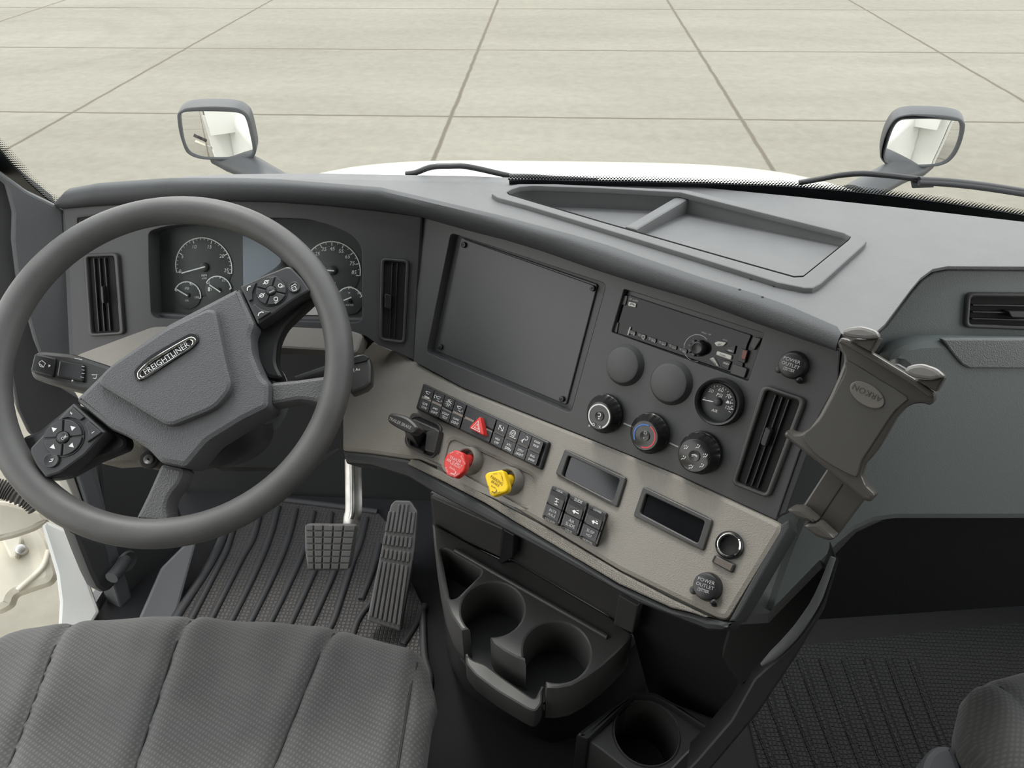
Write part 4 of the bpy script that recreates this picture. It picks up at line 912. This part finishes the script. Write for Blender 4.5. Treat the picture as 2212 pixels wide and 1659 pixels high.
ac = thing('accelerator_pedal', 'long floor hinged accelerator pedal with ribbed rubber face', 'pedal', V((ap0.x, ap0.y, 0)))
aq_ = zp((1785, 330), (1820, 296), (1940, 300), (1997, 385), (1975, 700), (1862, 1342), (1592, 1256), (1770, 390))
prism('pad', AP, aq_, -.02, 0, M_tread, ac, .004, .003)
QA = zp((1775, 300), (2000, 300), (1862, 1335), (1600, 1250))
for i in range(7):
    s0, s1 = (i + .18) / 7, (i + .80) / 7
    for t0, t1 in (((.03 if 1 < i < 5 else .09), .255), (.285, .365), (.40, .475), (.505, .965)):
        prism('tread_rib', AP, [bil(QA, s0, t0), bil(QA, s1, t0), bil(QA, s1, t1), bil(QA, s0, t1)], -.001, .004, M_tread, ac, .001, .001)
lp = AP.p(845, 1180, -.02); obj('pedal_box', [p for z, k in ((0, 1.2), (lp.z, 1)) for p in [V((lp.x + x * k, lp.y + y * k, z)) for x, y in ((-.012, -.03), (.012, -.03), (.012, .05), (-.012, .05))]], [(0, 1, 5, 4), (1, 2, 6, 5), (2, 3, 7, 6), (3, 0, 4, 7), (4, 5, 6, 7), (0, 1, 2, 3)], M_black, ac)
pm = thing('floor_mat', 'shade-darkened ribbed rubber mat in the passenger footwell', 'floor mat', FL.p(1900, 1550))
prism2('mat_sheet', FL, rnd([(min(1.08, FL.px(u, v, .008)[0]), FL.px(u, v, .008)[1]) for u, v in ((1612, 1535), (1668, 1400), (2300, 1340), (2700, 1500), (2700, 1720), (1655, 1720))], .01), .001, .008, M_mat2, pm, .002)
for i in range(9):
    xb = 1560 + (330 + 143 * i) / 2.968
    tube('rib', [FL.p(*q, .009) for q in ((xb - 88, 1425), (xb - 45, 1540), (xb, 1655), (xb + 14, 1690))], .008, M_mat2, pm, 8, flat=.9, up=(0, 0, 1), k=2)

# ---------------------------------------------------------------- seats
def seat(name, label, cx, yf, wd, zt, front, seams):
    t = thing(name, label, 'seat', (cx, yf - .27, 0)); hw = wd / 2; nx, ny = 110, 44; yb = yf - .62
    sf = lambda s, sy: s[0] + (s[1] - s[0]) * (sy - .64) / .36
    def zc(sx, sy):                              # sx -1..1 across, sy 0 back .. 1 front
        z = zt + .012 * max(0, abs(sx) - .62) / .38 * (1 - sy) - .018 * max(0, (abs(sx) - .88) / .12) ** 2 - .03 * max(0, (sy - .90) / .10) ** 2.2
        for s in seams:
            d = abs(sx - sf(s, sy)); z -= .006 * math.exp(-(d / .016) ** 2); z += .003 * math.exp(-((d - .06) / .05) ** 2)
        return z + .002 * math.sin(sx * 9 + sy * 4) * math.sin(sy * 7 + 1) + .0016 * math.sin(sx * 23 + sy * 9) * (1 - abs(sx))
    rows = []
    def fr(sx): return yf - front * abs(sx) ** 2.4 - .05 * max(0, (abs(sx) - .9) / .1) ** 2
    def P_(sx, sy, dz=0): y = yb + (fr(sx) - yb) * sy; return V((cx + hw * sx, y, zc(sx, sy) + dz))
    for j in range(ny + 1): rows.append([P_(-1 + 2 * i / nx, j / ny) for i in range(nx + 1)])
    vs = [p for r in rows for p in r]; n = nx + 1
    fs = [(j * n + i, j * n + i + 1, (j + 1) * n + i + 1, (j + 1) * n + i) for j in range(ny) for i in range(nx)]
    bd = [(0, i) for i in range(n)] + [(j, nx) for j in range(1, ny + 1)] + [(ny, i) for i in range(nx - 1, -1, -1)] + [(j, 0) for j in range(ny - 1, 0, -1)]
    cyy = (yf + yb) / 2; prev = [j * n + i for j, i in bd]
    for k, (dz, ex) in enumerate(((.02, .010), (.055, .012), (.11, .0), (.13, -.03))):   # rounded skirt
        st_ = len(vs)
        for j, i in bd:
            p = rows[j][i]; d = V((p.x - cx, (p.y - cyy), 0)); d.normalize(); vs.append(V((p.x + d.x * ex, p.y + d.y * ex, p.z - dz)))
        L = len(bd); fs += [(prev[q], prev[(q + 1) % L], st_ + (q + 1) % L, st_ + q) for q in range(L)]; prev = list(range(st_, st_ + L))
    fs.append(tuple(prev))
    c = obj('cushion', vs, fs, M_fab, t, 80)
    for s in seams: tube('seam', [P_(sf(s, j / 12 * .985), j / 12 * .985, .0015) for j in range(13)], .0018, M_seam, c, 6, k=2)
    box('seat_base', cx - hw * .75, cx + hw * .75, yf - .52, yf - .12, .0, zt - .12, M_black, t)
    return t, c
M_seam = mat('seam_thread', (.03, .03, .03), .8)
ds, dc = seat('driver_seat', 'charcoal fabric driver seat cushion in front of the steering wheel', -.48, .603, .65, .45, .045, ((-.526, -.68), (-.046, -.135), (.477, .55), (.955, .94)))
pw = TR.off(-.035).p(2058, 1540)
ps, pc = seat('passenger_seat', 'grey fabric passenger seat corner at the bottom right', pw.x + .312, TR.off(-.035).p(2212, 1447).y + .035, .52, .45, .06, ((-.80, -.84), (.78, .8)))
hx = LC.off(-.05).p(2040, 1640)
prism('seat_lever', LC.off(-.06), z5((1285, 1610), (1310, 1560), (1375, 1500), (1480, 1505), (1540, 1640), (1560, 1760), (1260, 1760)), -.2, 0, M_grey, ps, .01, .01)

# ---------------------------------------------------------------- centre console with cup holders
co = thing('centre_console', 'black plastic console with two cup holders and storage tray below the beige panel', 'console', V((.03, .62, 0)))
def circ(c, rp, a, b, n=28):                     # plane arc from px a to px b about c, going the long way over the far side
    k = TR.scale(*c); o = V(TR.px(*c)); r = rp * k
    pa, pb = V(TR.px(*a)) - o, V(TR.px(*b)) - o; a0, a1 = math.atan2(pa.y, pa.x), math.atan2(pb.y, pb.x)
    while a1 > a0: a1 -= 2 * math.pi
    return [(o.x + r * math.cos(a0 + (a1 - a0) * i / n), o.y + r * math.sin(a0 + (a1 - a0) * i / n)) for i in range(n + 1)], o, r
c1, c2 = zt3((565, 600))[0], zt3((991, 882))[0]
A1, o1, r1_ = circ(c1, 67.5, zt3((402, 750))[0], zt3((548, 818))[0])
A2, o2, r2_ = circ(c2, 71.5, zt3((790, 960))[0], zt3((915, 1092))[0])
PXY = lambda *L: [TR.px(*q) for q in zt3(*L)]
out = PXY((165, 30), (178, 180), (200, 330), (235, 500), (285, 635), (345, 725), (362, 745)) + A1 + PXY((575, 830), (640, 880), (720, 925), (772, 945)) + A2 + PXY((925, 1128), (1000, 1130), (1090, 1113), (1190, 1060), (1300, 980), (1390, 900), (1470, 815), (1497, 768), (1340, 645), (700, 272), (615, 265), (400, 160))
tri_h = rnd(PXY((222, 205), (260, 205), (492, 345), (480, 375), (330, 525), (285, 535)), .006)
prism2('tray_top', TR, out, -.075, 0, M_ctray, co, .0035, [tri_h])
low = PXY((362, 745), (420, 770), (560, 830), (770, 950), (800, 1000), (915, 1095), (905, 1140), (890, 1240), (850, 1290), (800, 1270), (600, 1150), (450, 1030), (380, 960), (365, 880))
LWp = TR.off(-.03)
lowp = [LWp.px(*q) for q in zt3((385, 880), (430, 935), (520, 965), (650, 1065), (800, 1168), (850, 1200), (880, 1130), (905, 1100), (897, 1230), (852, 1288), (800, 1270), (600, 1152), (450, 1040), (385, 960))]
prism2('front_lip', LWp, rnd(lowp, .006), -.04, 0, M_satin, co, .003)
for nm, o, r in (('cup_floor', o1, r1_), ('cup_floor', o2, r2_)):
    lathe(nm, TR.at(o.x, o.y, -.078), (0, 0, 1), [(r * 1.02, 0), (r * 1.02, .004), (r * .86, .005), (r * .84, .002), (0, .002)], mat('dusty_cup_floor', (.05, .045, .038), .5, mottle=.5, msc=60), co, 40)
prism('pocket_floor', TR.off(-.07), zt3((200, 190), (520, 340), (330, 640), (260, 560)), -.004, 0, M_satin, co)
tube('bin_rim', [TR.p(*q, .002) for q in zt3((318, 210), (700, 430), (1000, 600), (1330, 788))], .004, M_satin, co, 8, flat=1, up=(0, 0, 1))
va, vb = TR.p(*zt3((700, 272))[0]), TR.p(*zt3((1340, 645))[0]); dirv = (vb - va).normalized(); nv = V((dirv.y, -dirv.x, 0))
if nv.dot(CAM - va) < 0: nv = -nv
VP = Pl(va, nv)
wall_px = zt3((150, -175), (420, -90), (700, 20), (1350, 380), (1640, 520), (1540, 580), (1497, 772), (1340, 648), (700, 274), (615, 268), (170, 70))
prism('back_wall', VP, wall_px, -.03, 0, M_satin, co, .003, .001)
prism('storage_block', VP, zt3((152, -150), (640, 68), (620, 262), (180, 62)), -.005, .012, M_satin, co, .004, .003)
prism('divider', VP, zt3((636, 70), (712, 112), (702, 262), (600, 320), (572, 330), (612, 262)), 0, .016, M_black, co, .003, .002)
prism('end_block', VP, zt3((1405, 508), (1535, 582), (1497, 768), (1368, 702)), -.005, .012, M_satin, co, .003, .002)
tp_ = [(936, 1128), (942, 1215), (962, 1300), (995, 1364), (1000, 1420), (1030, 1455), (1080, 1492), (1155, 1536), (1180, 1488), (1235, 1488), (1270, 1465), (1330, 1412), (1366, 1371), (1300, 1325), (1110, 1215), (1000, 1150)]
bt_ = [(950, 1150), (952, 1230), (955, 1310), (965, 1400), (975, 1440), (1005, 1490), (1060, 1540), (1130, 1580), (1190, 1605), (1260, 1590), (1320, 1560), (1390, 1500), (1420, 1440), (1300, 1300), (1110, 1215), (1000, 1150)]
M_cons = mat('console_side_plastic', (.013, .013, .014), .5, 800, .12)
ra_ = [TR.p(*q, -.003) for q in tp_]; rb_ = [FL.p(*q) for q in bt_]
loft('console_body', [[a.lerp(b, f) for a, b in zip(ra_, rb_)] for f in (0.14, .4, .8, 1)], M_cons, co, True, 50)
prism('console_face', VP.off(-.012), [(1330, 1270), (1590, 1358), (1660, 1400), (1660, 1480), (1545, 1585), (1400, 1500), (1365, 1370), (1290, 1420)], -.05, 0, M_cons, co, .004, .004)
lc = thing('low_cup_console', 'low dark console with a single cup holder at the bottom edge', 'console', V((.16, .5, 0)))
hc = z4((797, 1045))[0]; kk_ = LC.scale(*hc); ho = V(LC.px(*hc)); hr = 69.5 * kk_
hole = [(ho.x + hr * math.cos(t), ho.y + hr * math.sin(t)) for t in (2 * math.pi * i / 48 for i in range(48))]
lcp = z4((325, 1105), (420, 1030), (700, 745), (860, 752), (1000, 830), (1310, 1040), (1100, 1240), (950, 1400), (800, 1420), (640, 1340), (420, 1170))
prism2('top_plate', LC, rnd([LC.px(*q) for q in lcp], .006), -.398, 0, M_satin, lc, .003, [hole])
lathe('cup_floor', LC.at(ho.x, ho.y, -.09), (0, 0, 1), [(hr * 1.01, 0), (hr * 1.01, .004), (hr * .85, .006), (hr * .82, .002), (0, .002)], M_black, lc, 40)
lathe('cup_rim', LC.at(ho.x, ho.y, 0), (0, 0, 1), [(hr * 1.025, -.001), (hr * 1.02, .0015), (hr * .99, .0015), (hr * .985, -.01)], M_satin, lc, 48)
prism('raised_border', LC, z4((232, 1060), (300, 1000), (690, 708), (860, 715), (1000, 790), (1390, 940), (1440, 915), (1310, 1042), (1000, 830), (860, 752), (700, 745), (330, 1100)), -.39, .012, M_cons, lc, .004, .005)
SPp = CAM + ray(1700, 1380) * .80
PS = Pl(SPp, (-.25, -.75, .5))
pk_ = [(1804, 1199), (1805, 1212), (1778, 1290), (1750, 1344), (1722, 1381), (1688, 1414), (1654, 1442), (1628, 1466), (1578, 1555), (1505, 1640), (1480, 1665), (1530, 1670), (1640, 1540), (1720, 1420), (1780, 1320), (1812, 1215)]
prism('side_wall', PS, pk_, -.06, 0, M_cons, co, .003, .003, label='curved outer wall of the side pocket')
tube('pocket_rim', [PS.p(*q, .002) for q in ((1800, 1204), (1768, 1288), (1738, 1338), (1708, 1377), (1671, 1414), (1645, 1436))], [.003, .0045, .005, .0055, .005, .002], M_grey, co, 10, k=5)
prism('pocket_back', PS.off(-.03), [(1580, 1350), (1660, 1345), (1776, 1226), (1784, 1232), (1700, 1400), (1640, 1450), (1600, 1480), (1560, 1420)], -.03, 0, M_hole, co)

# ---------------------------------------------------------------- tablet holder
HP = S.off(.055)
th = thing('tablet_holder', 'dark chrome edged tablet holder standing in front of the passenger panel', 'tablet holder', HP.p(1840, 900))
M_hold = mat('holder_plastic', (.066, .061, .055), .22, 700, .04)
M_pad = mat('holder_rubber', (.058, .056, .052), .7)
bodyp = zt((556, 268), (578, 236), (622, 252), (770, 335), (1010, 480), (1122, 560), (1122, 600), (1095, 632), (1050, 618), (1000, 622), (950, 645), (900, 700), (850, 785), (800, 870), (755, 930), (712, 975), (698, 1035), (722, 1095), (772, 1142), (775, 1160), (748, 1190), (710, 1182), (640, 1120), (500, 1010), (250, 812), (248, 795), (268, 772), (300, 792), (345, 792), (395, 762), (450, 690), (510, 580), (560, 470), (592, 385), (590, 340), (570, 308))
bdy = prism('holder_body', HP, bodyp, -.016, .002, M_hold, th, .002, .003)
pd_ = sm2(zt((615, 368), (800, 480), (958, 578), (950, 612), (900, 655), (850, 720), (760, 860), (700, 950), (685, 1000), (670, 1040), (640, 1038), (520, 975), (420, 902), (360, 815), (395, 772), (450, 720), (500, 640), (590, 470), (608, 420)), 2)
rp_ = prism('rubber_pad', HP, pd_, .001, .0035, M_pad, th, 0, .001)
ov = [(730 + 112 * math.cos(t) * .84 - 62 * math.sin(t) * .54, 570 + 112 * math.cos(t) * .54 + 62 * math.sin(t) * .84) for t in (2 * math.pi * i / 32 for i in range(32))]
ob = prism('badge', HP, zt(*ov), .003, .0048, mat('holder_badge', (.13, .12, .105), .4), rp_, 0, .001)
Marks(HP, .0051).text('ARKON', *zt((815, 600), (650, 520)), 1.0).build('badge_print', M_hold, ob)
prism('top_rail', HP, zt((578, 238), (640, 258), (770, 335), (1010, 480), (1122, 560), (1095, 590), (1000, 520), (760, 375), (600, 285), (560, 268)), 0, .008, M_hold, th, .002, .002)
for face, tip in ((((585, 210), (600, 188), (640, 176), (700, 172), (782, 198), (804, 240), (730, 248), (640, 240), (600, 228)), ((620, 250), (730, 248), (803, 240), (752, 325), (690, 290))),
                  (((945, 432), (958, 408), (1000, 394), (1050, 390), (1132, 418), (1186, 465), (1100, 485), (1000, 470), (960, 452)), ((1000, 478), (1100, 485), (1184, 466), (1132, 556), (1060, 515)))):
    g_ = prism('grip', HP, zt(*tip), -.004, .016, M_hold, th, .002, .002)
    prism('grip_lip', HP.off(.016), zt(*face), -.004, .006, mat('grip_satin', (.2, .195, .19), .25), g_, .003, .003)
sl = prism('slider', HP.off(-.01), zt((520, 960), (745, 1130), (700, 1195), (545, 1402), (440, 1305), (348, 1226)), -.008, 0, M_hold, th, .002, .002)
m = Marks(HP.off(-.01), .0004); m.line(zt((590, 1085), (440, 1310)), 2.4); m.build('slider_seam', M_hole, sl)
for f in (((262, 1238), (288, 1222), (350, 1226), (442, 1306), (375, 1302), (310, 1280)), ((357, 1332), (380, 1312), (446, 1312), (545, 1402), (505, 1416), (430, 1390))):
    prism('foot_grip', HP.off(.0), zt(*f), -.006, .014, M_hold, th, .003, .003)
pa_ = HP.p(*zt((740, 640))[0], -.014)
tube('mount_arm', [pa_, pa_ + V((.05, .05, -.03)), pa_ + V((.09, .13, -.05))], .014, M_black, th, 12)
prism('mount_plate', HP.off(-.02), zt((860, 400), (900, 388), (955, 420), (980, 470), (900, 440)), -.01, 0, M_grey, th, .002, .001)

# ---------------------------------------------------------------- bonnet, bonnet mirrors, wipers
hx0 = .03
def hoodz(y): return .650 - .367 * (y - 1.9) - .24 * (y - 1.9) ** 2
vs = []; NXh = 60; ys = [1.41 + i * .06 for i in range(25)]
for y in ys:
    for i in range(NXh + 1):
        a = math.pi * i / NXh - math.pi / 2; hw = .86 - .03 * (y - 1.9)
        sx = math.copysign(abs(math.sin(a)) ** .5, math.sin(a)); x = hx0 + hw * sx; drop = .22 * (1 - math.sqrt(max(0, 1 - abs(sx) ** 4)))
        vs.append((x, y, hoodz(y) - drop - (.0 if abs(sx) < .999 else 0)))
n = NXh + 1; fs = [(j * n + i, j * n + i + 1, (j + 1) * n + i + 1, (j + 1) * n + i) for j in range(len(ys) - 1) for i in range(NXh)]
hd_ = thing('truck_hood', 'white painted truck hood beyond the dashboard and windscreen', 'hood', (hx0, 1.9, -.3))
obj('hood_skin', vs, fs, M_paint, hd_, 70)
for sgn in (-1, 1):
    R = []
    for y in ys: 
        hw = .86 - .03 * (y - 1.9); R.append([(hx0 + sgn * hw, y, hoodz(y) - .22), (hx0 + sgn * (hw + .03), y, hoodz(y) - .5), (hx0 + sgn * (hw + .12), y, -.75)])
    obj('fender_side', [p for r in R for p in r], [(j * 3 + k, j * 3 + k + 1, j * 3 + k + 4, j * 3 + k + 3) for j in range(len(ys) - 1) for k in range(2)], M_paint, hd_, 70)
obj('hood_front', [(hx0 + s * .8, ys[-1], z) for s, z in ((-1, hoodz(ys[-1]) - .02), (1, hoodz(ys[-1]) - .02), (1, -.75), (-1, -.75))], [(0, 1, 2, 3)], M_paint, hd_)

def hmirror(label, outer, inner, depth, n, arm, c):
    P0 = CAM + ray(*c) * depth; MP = Pl(P0, n)
    t = thing('hood_mirror', label, 'mirror', P0 - V((0, 0, .2)), 'convex mirrors on the hood')
    prism('housing', MP, sm2(outer, 3), -.07, .0, M_housing, t, 0, .004, [(sm2(inner, 3), 0)])
    I = [MP.px(*q) for q in sm2(inner, 3)]; cx_ = sum(q[0] for q in I) / len(I); cy_ = sum(q[1] for q in I) / len(I)
    vs = []; K_ = 6; L = len(I)
    for k in range(K_ + 1):
        f = k / K_ * 1.03
        for q in I:
            x, y = cx_ + (q[0] - cx_) * f, cy_ + (q[1] - cy_) * f; vs.append(MP.at(x, y, -.003 - .55 * ((x - cx_) ** 2 + (y - cy_) ** 2)))
    fs = [(k * L + i, k * L + (i + 1) % L, (k + 1) * L + (i + 1) % L, (k + 1) * L + i) for k in range(K_) for i in range(L)]
    obj('glass', vs, fs, M_mirror, t, 80)
    prism2('back_plate', MP, [(cx_ + (q[0] - cx_) * 1.06, cy_ + (q[1] - cy_) * 1.06) for q in I], -.06, -.022, M_housing, t, 0)
    tube('arm', [CAM + ray(*q) * (depth + d) for q, d in arm], [.05, .056, .05, .05], M_housing, t, 14, flat=.55, k=4)
for x0, x1 in ((-1.0, -.66), (.72, 1.06)):
    loft('cowl_panel', [[(x, 1.405, .55), (x, 1.405, .685), (x, 1.50, .69), (x, 1.56, .66), (x, 1.56, .5)] for x in (x0, x1)], M_paint, hd_)
zl = zm(360, 200, 7.373); zrm = zm(1860, 220, 7.373)
hmirror('grey framed hood mirror on the left, above the steering wheel',
        zl((165, 400), (185, 320), (300, 250), (500, 225), (800, 218), (1100, 240), (1250, 310), (1330, 420), (1400, 700), (1430, 900), (1400, 1010), (1330, 1065), (1150, 1085), (700, 1080), (480, 1050), (350, 990), (280, 900), (200, 650)),
        zl((220, 400), (240, 340), (330, 312), (600, 305), (1000, 315), (1180, 345), (1260, 430), (1320, 650), (1365, 880), (1350, 960), (1260, 1015), (1000, 1040), (600, 1040), (430, 1000), (340, 930), (270, 750)),
        2.07, (.25, -.96, -.02), [((478, 334), .10), ((515, 350), .09), ((560, 372), .06), ((640, 420), .02)], (467, 290))
hmirror('grey framed hood mirror on the right, above the passenger side',
        zrm((300, 850), (320, 700), (380, 500), (480, 320), (580, 240), (700, 205), (900, 192), (1300, 210), (1550, 255), (1640, 320), (1660, 400), (1620, 600), (1540, 800), (1440, 930), (1330, 1000), (1150, 1040), (700, 1050), (450, 1035), (370, 980), (320, 920)),
        zrm((380, 880), (420, 700), (480, 520), (540, 390), (620, 310), (760, 285), (1100, 280), (1500, 300), (1560, 340), (1580, 420), (1550, 600), (1480, 780), (1400, 900), (1300, 975), (1150, 1010), (900, 1025), (550, 1010), (430, 970)),
        2.07, (-.29, -.95, -.05), [((1988, 346), .10), ((1962, 362), .09), ((1925, 378), .06), ((1850, 420), .02)], (1993, 305))
WO = WS.off(.03)
for lab, path, blade in (('black wiper arm resting at the base of the windscreen, left of centre', [(877, 376), (898, 373), (931, 361), (970, 359), (1010, 360), (1083, 376), (1105, 381)], [(1100, 381), (1140, 382), (1200, 386), (1290, 391)]),
                         ('black wiper arm at the base of the windscreen below the right mirror', [(1725, 395), (1775, 386), (1812, 379), (1862, 375), (1920, 379), (1985, 387)], [(1985, 388), (2047, 391), (2130, 400), (2240, 417)])):
    t = thing('windscreen_wiper', lab, 'wiper', WO.p(*path[3]))
    tube('arm', [WO.p(*q) for q in path], .0042, M_black, t, 8, k=3)
    tube('blade', [WO.p(*q, -.006) for q in blade], .006, M_black, t, 8, k=3, flat=.7)
    tube('blade_strip', [WO.p(q[0], q[1] + 7, -.012) for q in blade], .004, M_rubber, t, 8, k=3)
    prism('clip', WO, [(path[-1][0] - 20, path[-1][1] - 4), (path[-1][0] + 22, path[-1][1] - 5), (path[-1][0] + 30, path[-1][1] + 3), (path[-1][0] - 18, path[-1][1] + 5)], -.006, .006, M_housing, t, .002, .001)
# printed dot border of the windscreen
fb_u = [(1100, 387), (1146, 386), (1231, 388), (1358, 390), (1520, 394), (1706, 401), (1809, 409), (1902, 418), (2047, 437), (2212, 463), (2420, 500), (2560, 524)]
fb_l = [(2560, 560), (2420, 530), (2212, 488), (1950, 458), (1725, 434), (1520, 414), (1231, 398), (1100, 396)]
WF = WS.off(-.004); M_frit = mat('black_glass_print', (.012, .014, .016), .3)
prism('trim_1', WF, fb_u + fb_l, -.002, 0, M_frit, None, 0, 0, kind='structure')
lf_s = [(-60, 262), (0, 322), (20, 345), (60, 392), (100, 428), (124, 444)]
prism('trim_2', WF, lf_s + [(135, 480), (60, 490), (-60, 440)], -.002, 0, M_frit, None, 0, 0, kind='structure')
vs, fs = [], []
def dots(path, nrm, sp, rows):
    L = 0; acc = 0
    for (a, b) in zip(path, path[1:]):
        d = V(b) - V(a); ln = d.length; d.normalize(); s = -acc
        while s < ln:
            if s >= 0:
                for k, (o, r, ph) in enumerate(rows):
                    q = V(a) + d * (s + ph * sp) + V(nrm) * o; c = WF.px(q.x, q.y); kx = WF.scale(q.x, q.y) * r; n0 = len(vs)
                    vs.extend(WF.at(c[0] + kx * math.cos(t), c[1] + kx * math.sin(t)) for t in (i * math.pi / 3 for i in range(6))); fs.append(tuple(range(n0, n0 + 6)))
            s += sp
        acc = ln - (s - sp)
dots(fb_u, (0, -1), 7, ((0, 3.2, 0), (3.4, 2.7, .5), (6.6, 2.0, 0), (9.6, 1.3, .5)))
dots(lf_s, (.72, -.69), 6, ((0, 3, 0), (3.5, 2.6, .5), (7, 2.2, 0), (10.5, 1.9, .5), (14, 1.4, 0), (17, 1, .5)))
obj('trim_3', vs, fs, M_frit, None, 0, kind='structure')

# ---------------------------------------------------------------- left pillar, door opening and what is seen through it
SDo = K.p(140, 452) + V((-.006, .0, 0)); SD = Pl(SDo, (.66, -.72, .2))
prism('trim_4', SD, [(-80, 300), (0, 370), (60, 414), (122, 444), (137, 452), (147, 560), (162, 772), (150, 806), (112, 830), (75, 740), (36, 600), (26, 520), (28, 460), (12, 400), (-80, 330)], -.03, 0, M_grey, None, .004, .004, kind='structure')
prism('trim_5', SD.off(-.02), [(-80, 320), (14, 396), (34, 460), (30, 520), (42, 600), (80, 740), (120, 830), (170, 860), (215, 1000), (150, 1010), (60, 935), (36, 885), (20, 800), (-80, 560)], -.03, 0, M_panel, None, .004, .004, kind='structure')
LWl = Pl((-.93, .95, .1), (.93, -.36, .05))
z0 = zm(0, 1000, 4.148)
for nm, p, h, m in (('trim_6', [(96, 838), (122, 834), (196, 1000), (294, 1320), (262, 1320), (160, 1000)], .012, M_grey),
                    ('trim_7', z0((880, -60), (1500, 60), (1700, 700), (1270, 1340), (1050, 1340), (980, 900), (930, 400)), -.004, M_panel),
                    ('trim_8', z0((720, 60), (860, 10), (960, 440), (1040, 720), (1225, 1330), (1095, 1330), (960, 800), (830, 420)), .008, M_grey)):
    prism(nm, LWl, p, -.03, h, m, None, .004, .004, kind='structure')
sl_ = [(52, 880), (72, 878), (150, 1000), (182, 1090), (170, 1100), (130, 1010)]
prism('trim_9', LWl, sl_, -.02, .004, mat('pale_door_seal', (.35, .34, .31), .5), None, .003, .003, kind='structure')
prism('trim_10', LWl, z0((630, 560), (760, 640), (950, 700), (985, 800), (1000, 900), (1090, 960), (1040, 1100), (990, 1150), (930, 1170), (865, 1130), (800, 1000), (720, 800)), .002, .03, M_panel, None, .006, .01, kind='structure')
hr_ = thing('release_handle', 'dark tube shaped release handle low on the left kick panel', 'handle', LWl.p(255, 1225, .03))
tube('grip', [LWl.p(*z0((1120, 870))[0], .032), LWl.p(*z0((1060, 960))[0], .05), LWl.p(*z0((1000, 1030))[0], .058)], .0135, M_housing, hr_, 18, k=3)
lathe('socket', LWl.p(*z0((1130, 880))[0], .028), LWl.n, [(.024, 0), (.022, .006), (.016, .004), (0, .003)], M_panel, hr_, 24)
DPl = Pl(FL.p(378, 1316, .012), (.45, -.45, .8))
prism('trim_11', DPl, z0((1240, 1400), (1440, 940), (1690, 690), (1760, 720), (1590, 1330), (1560, 1450)), -.012, .0, M_grey, None, .006, .006, kind='structure')
DO = Pl((-1.0, .9, .1), (.5, -.45, .7))
prism('door_1', DO, z0((-150, 330), (60, 340), (380, 420), (440, 520), (300, 600), (120, 660), (-150, 720)), -.03, .0, M_dirtyw, None, .006, .01, kind='structure')
sk = prism('step_panel', DO, z0((370, 560), (420, 520), (612, 608), (735, 880), (892, 1335), (800, 1480), (520, 1500), (535, 1250), (505, 1000), (440, 780)), -.02, .0, M_paint, None, .004, .006)
props(sk, 'smooth white door sill panel at the lower left', 'body panel')
D2 = Pl((-1.25, 1.05, .0), (.45, -.45, .75))
bk = thing('fender_liner', 'dusty white fender structure seen through the open door', 'fender', D2.p(40, 1220) - V((0, 0, .1)))
prism('liner_panel', D2, z0((-200, 480), (100, 520), (330, 560), (420, 700), (505, 1000), (460, 1080), (130, 1190), (110, 1280), (0, 1340), (-200, 1380)), -.05, .0, M_dirtyw, bk, .01, .02)
prism('bracket', D2, z0((-30, 560), (150, 600), (200, 680), (150, 860), (90, 850), (0, 660)), 0, .03, M_dirtyw, bk, .005, .005)
cyl('bolt', D2, z0((180, 770))[0], 11, 0, .04, M_steel, bk, .004, 12)
tube('rib', [D2.p(*q, .002) for q in z0((440, 780), (400, 900), (340, 980), (160, 1140))], .007, M_dirtyw, bk, 8)
hs = thing('corrugated_hose', 'grey corrugated rubber hose at the left edge by the open door', 'hose', DO.p(10, 1065, .02))
HPp = smoothpts([DO.p(*q, .035) for q in z0((-260, 150), (-60, 215), (40, 240), (120, 270), (260, 330), (340, 400))], 14)
vs_, fs_ = [], []
RR = [.0165 if (i // 2) % 2 else .0205 for i in range(len(HPp))]
tube('hose_body', HPp, RR, mat('hose_rubber', (.07, .065, .06), .7), hs, 14, k=1)
